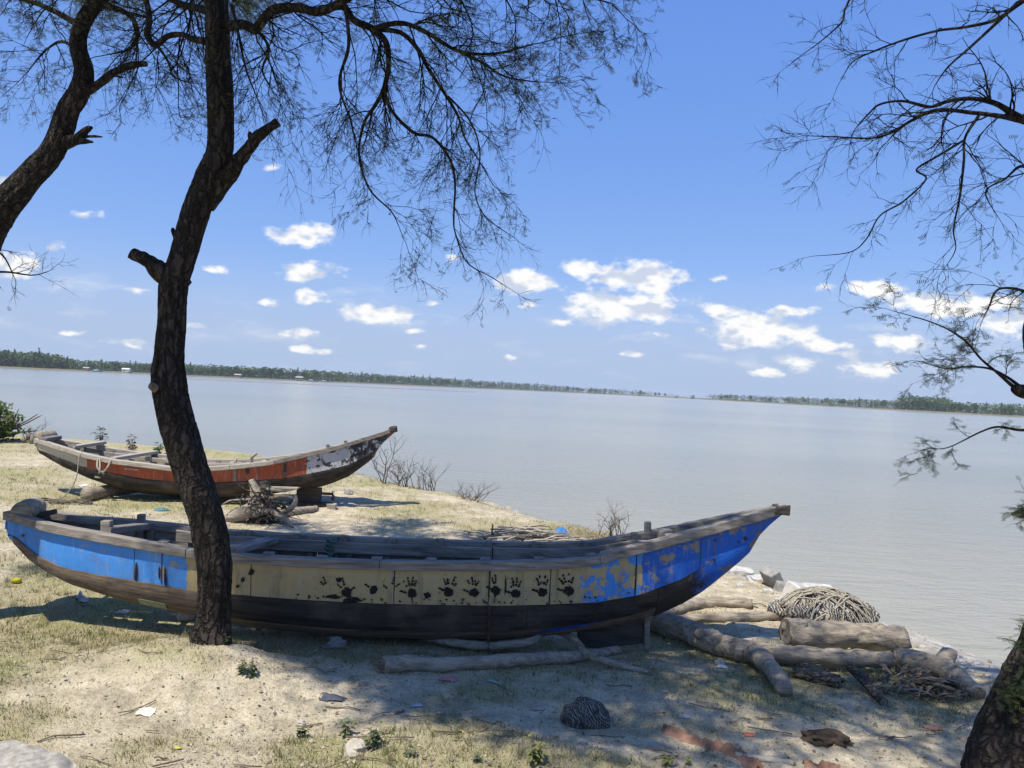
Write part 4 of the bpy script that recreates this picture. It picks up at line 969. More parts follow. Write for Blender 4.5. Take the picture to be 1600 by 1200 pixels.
slab(1208, 917, .13, .22, .26, .2, (.1, -.5), STONE, 'narrow leaning slab at the bank edge beyond the bow', 3)
slab(1222, 924, .10, .14, .12, .5, (.2, .2), STONE, 'small dark broken block beside the leaning slab', 4)
rock('concrete_block', gp(1150, 897), (.26, .14, .07), CONC, 'low pale slab on the bank just under the blue bow', 61, 'concrete block', None, True)
rock('concrete_block', gp(1188, 910), (.20, .13, .06), CONC, 'broken flat slab left of the leaning slab', 62, 'concrete block', None, True)
for k, (u, v, sz) in enumerate(((1168, 900, 7), (1200, 926, 8), (1232, 934, 6), (1395, 1000, 6), (1440, 1012, 5), (1490, 1028, 7), (1470, 1010, 4), (1520, 1040, 5), (1215, 938, 5))):
    p = gp(u, v); q = px2r(sz, p); rock('broken_stone', p, (q*1.3, q, q*.6), CONC, 'broken stone lump on the pale bank edge '+('left of' if u < 1300 else 'right of')+' the net bundle', 80+k, 'stone', 'broken stones on the pale bank '+('left' if u < 1300 else 'right'), True)
rr_ = random.Random(77)
for k in range(34):
    t = rr_.random(); u = 1120+470*t; v = float(np.interp(u, [1120, 1220, 1300, 1380, 1460, 1590], [888, 915, 944, 985, 1010, 1052]))+rr_.uniform(1, 22)
    p = gp(u, v); q = px2r(rr_.uniform(1.8, 5.5), p)
    if p.y > 14: continue
    rock('broken_stone', p, (q*1.4, q*1.1, q*.7), CONC, 'small chip of pale broken stone lying along the right bank edge', 200+k, 'stone', 'small stones strewn on the bank edge', True)
# net bundle
def heap(name, c, size, m, label, cat, seed, fold=10, amp=.16, yaw=0.0):
    g = Geo(); nu, nv = 60, 22
    for j in range(nv+1):
        th = math.pi*.52*j/nv
        for i in range(nu):
            ph = 6.283*i/nu; d = Vector((math.sin(th)*math.cos(ph), math.sin(th)*math.sin(ph), math.cos(th)))
            k = 1+amp*mnoise.noise(d*2.2+Vector((seed, 0, 0)))+amp*.55*math.sin(fold*(d.x*.9+d.y*.5+.6*mnoise.noise(d*2+Vector((0, seed, 0)))))*(.4+.6*math.sin(th))
            x, y = d.x*k*size[0], d.y*k*size[1]
            g.v.append((c.x+x*math.cos(yaw)-y*math.sin(yaw), c.y+x*math.sin(yaw)+y*math.cos(yaw), max(c.z+d.z*k*size[2], H1(c.x+x, c.y+y)-.03)))
    for j in range(nv):
        for i in range(nu): a = j*nu+i; b = j*nu+(i+1) % nu; g.f.append((a, a+nu, b+nu, b))
    return mk(name, g, m, loc=c, label=label, cat=cat)
def net_material():
    n = NT('old_net'); w = n.N.new('ShaderNodeTexWave'); w.inputs['Scale'].default_value = 9; w.inputs['Distortion'].default_value = 9; w.inputs['Detail'].default_value = 3; w.inputs['Detail Scale'].default_value = 1.5
    n.L.new(n.map((1.2, 1.2, 2.5)), w.inputs[0]); f = n.noise(n.map((8, 8, 8)), 1, 4, .6); k = w.outputs['Fac']
    c = n.mix(n.ramp(k, .25, .7), (.09, .08, .065), (.42, .38, .31)); c = n.mix(n.ramp(f, .52, .6), c, n.mix(n.ramp(k, .3, .6), (.03, .03, .028), (.40, .39, .36)))
    n.bump(k, .8, .03); return n.done(c, .95)
NETM = net_material()
cn = gp(1302, 985); cn.y += .2; cn.z = H1(cn.x, cn.y)
nb = heap('net_bundle', cn, (.44, .33, .23), NETM, 'heap of old folded fishing net on the bank behind the thickest log', 'fishing net', 4, 9, .24)
g = Geo()
for k in range(46):
    a0 = R.uniform(-.5, 3.4); pts = []; yw = R.gauss(0, .5); off = R.uniform(-.75, .75)
    for j in range(9):
        t = -1+2*j/8; x = t*.38*math.cos(yw)-off*.25*math.sin(yw); y = off*.28*math.cos(yw)+t*.3*math.sin(yw)+.06*math.sin(t*3+a0); hh = max(0, 1-(x/.43)**2-(y/.33)**2)**.5*.26
        pts.append(Vector((cn.x+x, cn.y+y, cn.z+hh*1.05+.012+.012*math.sin(t*7+a0))))
    g.tube(smooth_path(pts, 3), R.uniform(.004, .008), 4)
mk('net_strands', g, ROPE, nb, loc=cn, kind='stuff')
# wicker basket-like bundle in the foreground
def weave_material():
    n = NT('woven_mesh'); ks = []
    for ang in (.7, -.7):
        mp = n.N.new('ShaderNodeMapping'); mp.inputs['Rotation'].default_value = (ang*.6, ang, ang); n.L.new(n.tc.outputs['Object'], mp.inputs[0])
        w = n.N.new('ShaderNodeTexWave'); w.inputs['Scale'].default_value = 27; w.inputs['Distortion'].default_value = 2.2; w.inputs['Detail'].default_value = 2; w.inputs['Detail Scale'].default_value = .5; n.L.new(mp.outputs[0], w.inputs[0]); ks.append(n.ramp(w.outputs['Fac'], .80, .93))
    k = n.math('MAXIMUM', ks[0], ks[1]); f = n.noise(n.map((20, 20, 20)), 1, 4, .6); k = n.math('MULTIPLY', k, n.ramp(f, .36, .55))
    n.bump(k, .6, .01); return n.done(n.mix(k, (.035, .032, .03), (.26, .24, .20)), .9)
c = gp(917, 1138); c.y += .1; c.z = H1(c.x, c.y); heap('woven_sack', c, (.155, .12, .125), weave_material(), 'dark sack in a pale string mesh on the shaded foreground', 'sack', 9, 4, .12)
# red-brown cloth
def cloth(name, pts, w, m, label, amp=.03, cat='cloth'):
    path = smooth_path([gp(u, v) for (u, v) in pts], 14); g = Geo(); nw = 16
    for i, p in enumerate(path):
        t = (path[min(i+1, len(path)-1)]-path[max(i-1, 0)]).normalized(); s_ = Vector((-t.y, t.x, 0)).normalized(); ww = w*(.7+.5*abs(mnoise.noise(Vector((i*.2, 3, 1)))))*min(1, .35+i/6, .35+(len(path)-1-i)/6)
        for j in range(nw+1):
            q = p+s_*((j/nw-.5)*ww); e = math.sin(math.pi*j/nw)
            q += s_*(.025*mnoise.noise(Vector((q.x*12, q.y*12, 5))))+t*(.02*mnoise.noise(Vector((q.x*10, q.y*10, 8)))); q.z = H1(q.x, q.y)-.006+e*(amp*.8+amp*math.sin(j*2.9+i*.5)*.5+amp*.9*mnoise.noise(Vector((q.x*14, q.y*14, 2)))+amp*.45*mnoise.noise(Vector((q.x*33, q.y*33, 2)))); g.v.append(tuple(q))
    m_ = nw+1
    for i in range(len(path)-1):
        for j in range(nw): a = i*m_+j; g.f.append((a, a+m_, a+m_+1, a+1))
    return mk(name, g, m, loc=path[0], label=label, cat=cat)
REDC = mat_flat('faded_red_cloth', (.23, .135, .095), .95, .5, 6)
cloth('cloth', [(1035, 1140), (1070, 1155), (1105, 1165), (1145, 1178), (1185, 1205)], .14, REDC, 'long rumpled red brown cloth lying on the shaded ground by the lower edge', .035)
cloth('cloth', [(1255, 1196), (1285, 1200), (1312, 1206)], .12, REDC, 'small red brown cloth scrap at the lower edge right of the long cloth', .03)
# dung and palm frond heap
DUNG = mat_flat('dark_dung', (.07, .05, .032), .95, .4, 25)
c = gp(1290, 1160); heap('dung_heap', c, (.13, .085, .06), DUNG, 'dark crumbly dung heap on the foreground near the right tree', 'dung', 12, 9, .4)
FROND = mat_col('dry_frond', .9)
c = gp(1432, 1082); g = Geo()
for k in range(150):
    a = R.uniform(0, 6.283); r0 = R.uniform(0, .3); p = onground(c.x+math.cos(a)*r0*1.2, c.y+math.sin(a)*r0*.8, R.uniform(.01, .14)*(1-r0/.45)); b = R.gauss(.4, .8); L_ = R.uniform(.08, .24)
    d = Vector((math.cos(b), math.sin(b), R.uniform(-.25, .35))); s_ = Vector((-math.sin(b), math.cos(b), R.uniform(-.5, .5)))*R.uniform(.008, .018); k2 = R.uniform(.5, 1.15)
    g.add([p-s_*.3, p+d*L_*.5-s_+Vector((0, 0, .02)), p+d*L_, p+d*L_*.5+s_+Vector((0, 0, .02))], [(0, 1, 2, 3)], (.20*k2, .155*k2, .105*k2, 1))
mk('frond_heap', g, FROND, loc=c, smooth=False, label='heap of dry brown palm frond pieces under the pale log by the right tree', cat='palm fronds', kind='stuff')
# rubbish
def crumple(name, u, v, s, col, label, cat='litter', seed=0, hgt=.5, rough=.7):
    p = gp(u, v); k = px2r(s, p); g = Geo(); n = 7; r = random.Random(seed+int(u))
    for j in range(n+1):
        for i in range(n+1):
            x, y = (i/n-.5)*2*k*(1+r.uniform(-.12, .12)), (j/n-.5)*1.4*k*(1+r.uniform(-.15, .15)); q = onground(p.x+x, p.y+y); e = max(0, 1-(x/k)**2)*max(0, 1-(y/k/.75)**2)
            g.v.append((q.x, q.y, q.z+.006+k*hgt*(e*.5+e*abs(mnoise.noise(Vector((x/k*2.2, y/k*2.2, seed+u)))))))
    for j in range(n):
        for i in range(n): a = j*(n+1)+i; g.f.append((a, a+1, a+n+2, a+n+1))
    mk(name, g, mat_flat('litter_colour', col, rough, .25, 30, .4), loc=p, smooth=False, label=label, cat=cat)
for a in ((878, 832, 10, (.03, .16, .42), 'bright blue plastic bag on the sand behind the blue boat', 'plastic bag', 1, 1.1), (253, 798, 11, (.06, .16, .18), 'teal rag on the grass between the boats left of the trunk', 'rag', 2, .5),
          (700, 1062, 14, (.42, .17, .18), 'pink crumpled wrapper in front of the long pale log', 'wrapper', 3, .4), (772, 1066, 11, (.24, .34, .26), 'pale green paper packet in front of the long pale log', 'packet', 4, .2),
          (228, 1114, 13, (.55, .5, .42), 'white scrap of paper on the sunlit foreground', 'paper', 5, .2), (128, 940, 8, (.40, .45, .50), 'crushed clear plastic cup on the grass under the blue stern', 'plastic cup', 6, 1.6),
          (192, 957, 10, (.5, .46, .4), 'white torn wrapper on the grass left of the pale stone', 'wrapper', 7, .3), (1128, 1044, 8, (.6, .58, .54), 'white plastic scrap under the forked log', 'plastic scrap', 8, .7),
          (1170, 1149, 8, (.5, .16, .08), 'orange wrapper scrap on the shaded foreground', 'wrapper', 9, .4), (1457, 1138, 13, (.42, .2, .13), 'flat salmon scrap on the grass left of the right trunk', 'scrap', 10, .2),
          (520, 1092, 18, (.06, .065, .085), 'dark plastic sheet half buried in the shaded sand', 'plastic sheet', 11, .25), (277, 1170, 6, (.5, .42, .08), 'little yellow wrapper on the sand near the lower left', 'wrapper', 12, .4),
          (720, 1145, 5, (.6, .42, .06), 'bright yellow scrap on the shaded foreground', 'scrap', 13, .7), (650, 1103, 9, (.3, .32, .36), 'grey plastic scrap on the shaded sand', 'plastic scrap', 14, .3), (130, 760, 7, (.6, .58, .55), 'white scrap on the grass in front of the orange stern', 'scrap', 15, .5), (1070, 1120, 9, (.35, .33, .3), 'pale paper scrap near the mesh sack', 'paper', 16, .3), (840, 1107, 10, (.33, .27, .2), 'brown card scrap on the shaded foreground', 'card', 17, .2)):
    crumple('litter', a[0], a[1], a[2], a[3], a[4], a[5], a[6], a[7])
p = gp(25, 912); g = Geo(); g.tube([p+Vector((-.035, 0, .03)), p+Vector((.035, .01, .03))], .024, 12); mk('can', g, mat_flat('yellow_can', (.5, .42, .03), .5, .2, 10), loc=p, label='small yellow can lying on the shaded grass left of the blue boat', cat='can')
# pale path edge at the lower left
g = Geo(); outl = [gp(u, v) for (u, v) in ((-260, 1152), (-60, 1163), (0, 1167), (22, 1165), (40, 1172), (62, 1175), (80, 1184), (95, 1186), (112, 1199), (124, 1210))]
top = smooth_path([Vector((p.x, p.y, H1(p.x, p.y)+.03)) for p in outl], 4); near = [Vector((p.x*.55, max(p.y-1.6, .8), p.z)) for p in top]
n = len(top); low = [p-Vector((-.02, -.04, .12)) for p in top]
g.v = [tuple(p) for p in near+top+low]
for i in range(n-1): g.f += [(i, i+1, i+n+1, i+n), (i+n, i+n+1, i+2*n+1, i+2*n)]
mk('path', g, mat_flat('pale_path', (.46, .42, .35), .95, .4, 26), kind='structure')
# litter of leaves and clods
g = Geo(); g2 = Geo(); rl = random.Random(11)
for k in range(10000):
    y = 3.4+8*rl.random()**1.8; x = rl.uniform(-.72, .72)*y
    if edist(x, y) < .1: continue
    q = onground(x, y, .004); a = rl.uniform(0, 6.28); L_ = rl.uniform(.003, .011)*(2 if rl.random() < .1 else 1); w = L_*rl.uniform(.25, .8); k2 = rl.uniform(.35, 1.25); tz = rl.uniform(-.3, .6)
    d = Vector((math.cos(a), math.sin(a), tz))*L_; s_ = Vector((-math.sin(a), math.cos(a), rl.uniform(-.4, .4)))*w; q.z += abs(tz)*L_
    bc = rl.choice([(.26, .19, .11), (.34, .27, .17), (.16, .11, .07), (.42, .38, .30)])
    g.add([q-d, q-s_, q+d, q+s_], [(0, 1, 2, 3)], (bc[0]*k2, bc[1]*k2, bc[2]*k2, 1))
mk('leaf_litter', g, COLM, smooth=False, kind='stuff', label='dry leaf litter strewn over the sandy bank', cat='leaf litter')
g = Geo()
for k in range(8000):
    y = 3.4+7*rl.random()**1.6; x = rl.uniform(-.72, .72)*y
    if edist(x, y) < -.4: continue
    if fract(x, y, 7, 1.1, 2) < -.05 and rl.random() < .8: continue
    q = onground(x, y, 0); s = rl.uniform(.003, .013)*(1.8 if rl.random() < .06 else 1); vs = []
    for d in ((1, 0, 0), (-1, 0, 0), (0, 1, 0), (0, -1, 0), (0, 0, .8), (0, 0, -.8)): vs.append(q+Vector(d)*s*rl.uniform(.6, 1.2)+Vector((0, 0, s*.3)))
    k2 = rl.uniform(.45, 1.2); g.add(vs, [(0, 2, 4), (2, 1, 4), (1, 3, 4), (3, 0, 4), (2, 0, 5), (1, 2, 5), (3, 1, 5), (0, 3, 5)], (.36*k2, .31*k2, .235*k2, 1))
mk('clods', g, COLM, smooth=False, kind='stuff', label='small clods and pebbles scattered over the sandy bank', cat='pebbles')
g = Geo()
for k in range(170):
    y = 3.6+7*rl.random()**1.6; x = rl.uniform(-.7, .7)*y
    if edist(x, y) < .2: continue
    a = rl.gauss(0, .45); L_ = rl.uniform(.04, .26); pts = []
    for j in range(4): t = j/3-.5; xx = x+math.cos(a)*L_*t; yy = y+math.sin(a)*L_*t; pts.append(onground(xx, yy, .008+rl.uniform(0, .015)))
    g.tube(pts, rl.uniform(.002, .005), 4)
mk('fallen_twigs', g, W_BROWN, kind='stuff', label='thin fallen twigs scattered over the bank', cat='twigs')

# ------------------------------------------------------------------ grass
def make_grass():
    r = random.Random(3); vs = []; fs = []; cs = []
    def blade(x, y, z, h, w, col):
        a = r.uniform(0, 6.283); lean = r.uniform(.1, 1.1)*h; b = r.uniform(0, 6.283); n = len(vs)
        dx, dy = math.cos(a)*w, math.sin(a)*w
        vs.extend([(x-dx, y-dy, z-.005), (x+dx, y+dy, z-.005), (x+math.cos(b)*lean, y+math.sin(b)*lean, z+h)]); fs.append((n, n+1, n+2)); cs.append(col)
    tries = 0
    def tuft(x, y, n, sc):
        z = H1(x, y); gn = fract(x, y, 40, .7, 2)*.5+.5+r.uniform(-.2, .2)+.6*greenness(x, y)
        for _ in range(n):
            px, py = x+r.gauss(0, .018*sc), y+r.gauss(0, .018*sc); k = r.uniform(.6, 1.2)
            col = (.13*k, .165*k, .035*k, 1) if r.random() < gn*.75 else (.40*k, .345*k, .20*k, 1)
            blade(px, py, z, r.uniform(.010, .034)*sc, r.uniform(.0012, .0026)*sc, col)
    for _ in range(30000):
        y = 3.3+4.2*r.random()**1.4; x = r.uniform(-.75, .72)*y
        if grass_mask(x, y) < .47+r.uniform(-.07, .07): continue
        if edist(x, y) < .35: continue
        tuft(x, y, 4, 1.0)
    for _ in range(20000):
        y = 7.2+12*r.random()**1.3; x = r.uniform(-.75, .4)*y
        if grass_mask(x, y) < .45+r.uniform(-.07, .07): continue
        if edist(x, y) < .1: continue
        tuft(x, y, 4, 1.7)
    for _ in range(1100):
        y = 3.3+5*r.random()**1.3; x = r.uniform(-.75, .7)*y
        if edist(x, y) < .4 or grass_mask(x, y) < .50: continue
        z = H1(x, y); gr = r.random() < .4+.6*greenness(x, y)
        for _k in range(r.randrange(9, 18)):
            k = r.uniform(.6, 1.2); col = (.12*k, .16*k, .035*k, 1) if gr and r.random() < .7 else (.40*k, .35*k, .21*k, 1)
            blade(x+r.gauss(0, .014), y+r.gauss(0, .014), z, r.uniform(.025, .075), r.uniform(.0015, .0028), col)
    for _ in range(900):     # thicker tufts along the foot of the hull
        x = r.uniform(-3.9, 1.2); y = 5.68+r.gauss(0, .14)-(.3 if x > -2 else 0)*r.random()
        tuft(x, y, 6, 1.3)
    g = Geo(); g.v = vs; g.f = fs; g.c = cs
    mk('grass', g, LEAF, smooth=False, kind='stuff', label='short dry grass growing over the sandy bank', cat='grass')
make_grass()

# ------------------------------------------------------------------ weeds and shrubs
WEEDM = LEAF
def weed(name, u, v, hpx, nst, leaf, lcol, label, cat='weed', group=None, spread=.5, leaves=10, stemc=None, droop=0.2, y=None, seed=0):
    p = gp(u, v); 
    if y: p = Vector((at(u, v, y).x, y, H1(at(u, v, y).x, y)))
    h = px2r(hpx, p); r = random.Random(seed+int(u*7+v)); r_ = root(name, p, label, cat, group); gs = Geo(); gl = Geo()
    for k in range(nst):
        a = r.uniform(0, 6.283); d = Vector((math.cos(a)*spread*r.random(), math.sin(a)*spread*r.random(), 1)).normalized(); pts = [p+Vector((r.uniform(-.1, .1)*h, r.uniform(-.1, .1)*h, -.01))]; n = 6; L_ = h*r.uniform(.55, 1.05)
        for j in range(n): d = (d+Vector((r.gauss(0, .13), r.gauss(0, .13), r.gauss(0, .05)))).normalized(); pts.append(pts[-1]+d*L_/n)
        rb = max(.0015, h*.012); gs.tube(pts, [rb*(1-.13*j) for j in range(n+1)], 5)
        for _ in range(leaves):
            i = r.randrange(2, n+1); q = pts[i]+Vector((r.gauss(0, .02), r.gauss(0, .02), 0))*h; b = r.uniform(0, 6.283); l = leaf*h*r.uniform(.6, 1.3)
            e = Vector((math.cos(b), math.sin(b), r.uniform(-.6, .5)-droop)).normalized()*l; s_ = e.cross(Vector((r.uniform(-.4, .4), r.uniform(-.4, .4), 1))).normalized()*l*.27
            gl.add([q, q+e*.5-s_, q+e, q+e*.5+s_], [(0, 1, 2, 3)], leafcol(r, lcol))
    mk('stems', gs, stemc or STEMG, r_, loc=p)
    if gl.v: mk('leaves', gl, WEEDM, r_, loc=p, smooth=False)
STEMG = mat_flat('green_stem', (.10, .10, .05), .9, .3, 20); STEMB = mat_flat('dry_stem', (.11, .085, .065), .9, .3, 20)
DG = (.07, .10, .035); PG = (.17, .19, .10); YG = (.24, .25, .09)
for i, (u, v, h, n, lf, col, lab) in enumerate(((322, 1003, 22, 7, .35, DG, 'low leafy weed at the left foot of the big trunk'), (352, 1006, 16, 6, .35, DG, 'low weed at the right foot of the big trunk'), (375, 1052, 24, 6, .3, DG, 'dark weed right of the sandy mound'), (393, 1056, 26, 6, .28, DG, 'dark spiky weed beside the weed right of the mound'),
     (472, 1152, 22, 7, .3, DG, 'dark green weed on the sunlit foreground sand'), (588, 1168, 40, 9, .28, PG, 'grey green weed patch left of the lower middle'), (540, 1150, 30, 10, .3, PG, 'pale weed patch left of the grey green weed'), (838, 1192, 40, 14, .26, YG, 'pale yellow green weed clump at the lower edge, bigger one'),
     (1048, 1196, 26, 7, .35, YG, 'small bright weed at the lower edge left of the red cloth'), (745, 1190, 20, 8, .3, PG, 'low weed on the sand left of the pale clump'), (640, 1180, 22, 8, .3, PG, 'low grey weed right of the flat pale stone'), (1075, 1195, 18, 6, .3, YG, 'tiny weed beside the red cloth'))):
    weed('weed', u, v, h, n, lf, col, lab, seed=i)
weed('leafy_shrub', 158, 694, 36, 10, .20, (.15, .17, .13), 'grey leafed shrub behind the orange boat, left of the pair', 'shrub', None, .45, 14, STEMB, y=18.6)
weed('leafy_shrub', 208, 698, 34, 9, .20, (.17, .14, .12), 'reddish grey shrub behind the orange boat, right of the pair', 'shrub', None, .4, 12, STEMB, y=18.2)
weed('leafy_shrub', 249, 704, 26, 9, .28, (.06, .12, .03), 'bright green low shrub half hidden by the big trunk', 'shrub', None, .5, 16, y=17.6)
weed('sapling', 362, 713, 17, 2, .5, (.07, .17, .03), 'tiny green sapling beyond the orange boat', 'plant', None, .2, 7, y=16.6)
def bare_shrub(u, v, hpx, n, label, y=None, spread=.6, cat='shrub', seed=1):
    p = gp(u, v)
    if y: p = Vector((at(u, v, y).x, y, H1(at(u, v, y).x, y)))
    h = px2r(hpx, p); r = random.Random(seed); g = Geo()
    def br(s0, d, L_, rad, lev):
        pts = [s0]; k = 5
        for j in range(k): d = (d+Vector((r.gauss(0, .2), r.gauss(0, .2), r.gauss(.03, .12)))).normalized(); pts.append(pts[-1]+d*L_/k)
        g.tube(pts, [rad*(1-.15*j) for j in range(k+1)], 4)
        if lev < 2:
            for _ in range(3 if lev else 4):
                i = r.randrange(1, k+1); a = r.uniform(0, 6.283); br(pts[i], (d*.6+Vector((math.cos(a), math.sin(a), .3))*.7).normalized(), L_*.5, rad*.5, lev+1)
    for _ in range(n):
        a = r.uniform(0, 6.283); br(p+Vector((r.uniform(-.3, .3)*h, r.uniform(-.2, .2)*h, -.02)), Vector((math.cos(a)*spread, math.sin(a)*spread, 1)).normalized(), h*r.uniform(.5, .95), max(.004, h*.014), 0)
    mk('bare_shrub', g, STEMB, loc=p, label=label, cat=cat, group=None)
bare_shrub(603, 752, 74, 6, 'tall thin leafless shrub right under the orange bow', 15.2, .5, seed=2)
bare_shrub(633, 766, 50, 8, 'leafless upright shrub second from the orange bow', 14.8, .45, seed=3)
bare_shrub(664, 772, 50, 9, 'leafless upright shrub third from the orange bow', 14.6, .4, seed=4)
bare_shrub(736, 783, 40, 15, 'round tangled leafless shrub alone on the bank edge', 13.6, 1.3, seed=5)
bare_shrub(955, 838, 62, 10, 'thin leafless reeds on the bank edge beyond the blue bow post', 10.6, .35, seed=6)
g = Geo(); c = gp(925, 840)
for k in range(700):
    p = onground(c.x+R.gauss(0, .32), c.y+R.gauss(0, .3), 0); a = R.uniform(0, 6.28); h = R.uniform(.05, .2); k2 = R.uniform(.6, 1.2)
    g.add([p+Vector((-.004, 0, 0)), p+Vector((.004, 0, 0)), p+Vector((math.cos(a)*h*.8, math.sin(a)*h*.8, h*.6))], [(0, 1, 2)], (.36*k2, .30*k2, .18*k2, 1))
mk('straw_heap', g, LEAF, loc=c, smooth=False, label='dry straw clump at the bank edge right of the stick heap', cat='straw', kind='stuff')
# green bush at the left edge of the bank
p = Vector((at(5, 680, 19.5).x, 19.5, H1(at(5, 680, 19.5).x, 19.5))); r_ = root('green_bush', p, 'dense green bush on the bank at the left edge', 'bush'); g = Geo()
for (dx, dz, rx, rz) in ((-.7, .75, .75, .38), (-.1, .55, .55, .3), (-.3, .2, .8, .3), (-1.4, .8, .8, .6), (-1.5, .3, .9, .35)):
    crown_quads(g, R, (p.x+dx, p.y+R.uniform(-.2, .2), p.z+dz), rx, rz, 750, .042, (.085, .12, .03))
mk('foliage', g, LEAF, r_, loc=p, smooth=False); g = Geo()
for k in range(30):
    a = R.uniform(0, 6.28); q = p+Vector((math.cos(a)*R.uniform(.3, 1.3), math.sin(a)*.4, R.uniform(.3, 1.0))); g.tube(smooth_path([p+Vector((-.5, 0, 0)), (p+q)/2+Vector((0, 0, .1)), q], 3), [.03]*3+[.015]*3+[.005], 4)
mk('stems', g, STEMB, r_, loc=p)
bare_shrub(44, 676, 40, 7, 'pale leafless shrub beside the green bush at the left edge', 19.4, .8, seed=8)
for (u, v, h, lab) in ((44, 687, 11, 'short post on the bank left of the orange stern'), (49, 693, 14, 'thin leaning dark stake beside the short post')):
    p = gp(u, v); g = Geo(); hh = px2r(h, p); g.tube([p-Vector((0, 0, .05)), p+Vector((.03, 0, hh))], [.05, .045], 8, rough=.15); mk('stake', g, W_GREY, loc=p, label=lab, cat='stake')

# ------------------------------------------------------------------ trees
class Tree:
    def __init__(s, name, base, label, seed, cat='tree'):
        s.base = Vector(base); s.root = root(name, s.base, label, cat, 'acacia trees on the near bank'); s.r = random.Random(seed); s.tw = Geo(); s.leafpts = []; s.fs = 1.0
    def limb(s, pts, rad, segs=10, rough=.14, name='branch', m=None, n=6, rs=14, ridges=False):
        pp = smooth_path(pts, n); rr = smooth_vals(rad, n); g = Geo(); g.tube(pp, rr, segs, rough=rough, rs=rs)
        mk(name, g, m or BARK, s.root, loc=s.base); return pp, rr
    def trunk(s, pts, rad, step=.02, segs=44, bumps_=()):
        pp = smooth_path(pts, 14); rr = smooth_vals(rad, 14); g = Geo(); g.tube(pp, rr, segs)
        cen = []
        for i in range(len(pp)):
            for k in range(segs):
                j = i*segs+k; v = Vector(g.v[j]); d = v-pp[i]; L_ = d.length; dn = d/L_
                q = Vector((dn.x*2.6, dn.y*2.6, pp[i].z*1.6)); a = mnoise.noise(q*.8)*.10+mnoise.noise(Vector((dn.x*7, dn.y*7, pp[i].z*2.6)))*.05
                rdg = 1-abs(mnoise.noise(Vector((dn.x*11, dn.y*11, pp[i].z*3.3+v.x))))*2; a += .07*rdg+.03*mnoise.noise(v*42)-.06
                for (bz, az, amp, w) in bumps_:
                    da = math.atan2(dn.y, dn.x)-az; da = (da+math.pi) % (2*math.pi)-math.pi
                    a += amp*math.exp(-((pp[i].z-bz)/w)**2-(da/.6)**2)
                v = pp[i]+dn*(L_*(1+a)); g.v[j] = (v.x, v.y, v.z)
        mk('trunk', g, BARK, s.root, loc=s.base); return pp, rr
    def twig(s, p, d, L_, rad, lev, droop, kids, leaf):
        r = s.r; n = 7 if lev <= 1 else (6 if lev == 2 else 4); pts = [p]; d = d.normalized(); dirs = [d]
        w = .16 if lev < 3 else .22
        for j in range(n):
            d = (d+Vector((r.gauss(0, w), r.gauss(0, w), r.gauss(0, w)-droop))).normalized(); pts.append(pts[-1]+d*(L_/n)); dirs.append(d)
        s.tw.tube(pts, [rad*(1-.75*j/n) for j in range(n+1)], 5 if lev == 1 else (4 if lev == 2 else 3), cap=False)
        if lev < len(kids):
            for _ in range(kids[lev]):
                f = r.uniform(.12, 1.0); i = min(n, int(f*n)+0); a = r.uniform(0, 6.283); sp = r.uniform(.45, 1.1)
                b = dirs[i]; o = b.orthogonal().normalized(); o2 = b.cross(o); nd = b+(o*math.cos(a)+o2*math.sin(a))*sp
                s.twig(pts[i], nd, L_*r.uniform(.38, .68), max(.0014, rad*.52), lev+1, droop, kids, leaf)
        if lev >= len(kids)-1:
            for i in range(1, n+1):
                if r.random() < leaf: s.leafpts.append((pts[i], dirs[i], s.fs))
    def twigs_on(s, pp, rr, per_m, L_, droop, kids, leaf, t0=.15, up=0.0, bias=Vector((0, 0, 0)), rad=None):
        r = s.r; tot = sum((pp[i+1]-pp[i]).length for i in range(len(pp)-1)); k = max(1, int(tot*per_m))
        for _ in range(k):
            f = r.uniform(t0, 1); i = min(len(pp)-2, int(f*(len(pp)-1))); b = (pp[i+1]-pp[i]).normalized(); a = r.uniform(0, 6.283); o = b.orthogonal().normalized(); o2 = b.cross(o)
            nd = b*r.uniform(.3, 1.0)+(o*math.cos(a)+o2*math.sin(a))*r.uniform(.4, 1)+bias
            s.twig(pp[i], nd, L_*r.uniform(.55, 1.15), rad or min(.0065, rr[i]*.45), 1, droop, kids, leaf)
        s.twig(pp[-1], pp[-1]-pp[-2], L_*.8, rr[-1]*.9, 1, droop, kids, leaf)
    def finish(s, frond=.042, col=(.085, .105, .04), name_leaf='foliage'):
        mk('twigs', s.tw, BARKT, s.root, loc=s.base, kind='stuff'); g = Geo(); r = s.r
        for (p, d, fs_) in s.leafpts:
            a = r.uniform(0, 6.283); e = (d*.5+Vector((math.cos(a), math.sin(a), r.uniform(-.7, .3)))).normalized(); L_ = frond*fs_*r.uniform(.55, 1.25); up = Vector((r.gauss(0, .4), r.gauss(0, .4), 1)); sd = e.cross(up).normalized(); c = leafcol(r, col, .35)
            for k in range(5):
                q = p+e*L_*(k+.6)/5
                for sg in (-1, 1):
                    l = L_*.36*(1-.1*abs(k-2)); w = L_*.045; t = (sd*sg+e*.5+Vector((0, 0, r.uniform(-.25, .1)))).normalized()
                    g.add([q-e*w, q+t*l-e*w*.6, q+t*l+e*w*.6, q+e*w], [(0, 1, 2, 3)], c)
        if g.v: mk(name_leaf, g, LEAF, s.root, loc=s.base, smooth=False, kind='stuff')
        print(s.root.name, 'twig faces', len(s.tw.f), 'fronds', len(s.leafpts))
def A(u, v, Y): return at(u, v, Y)

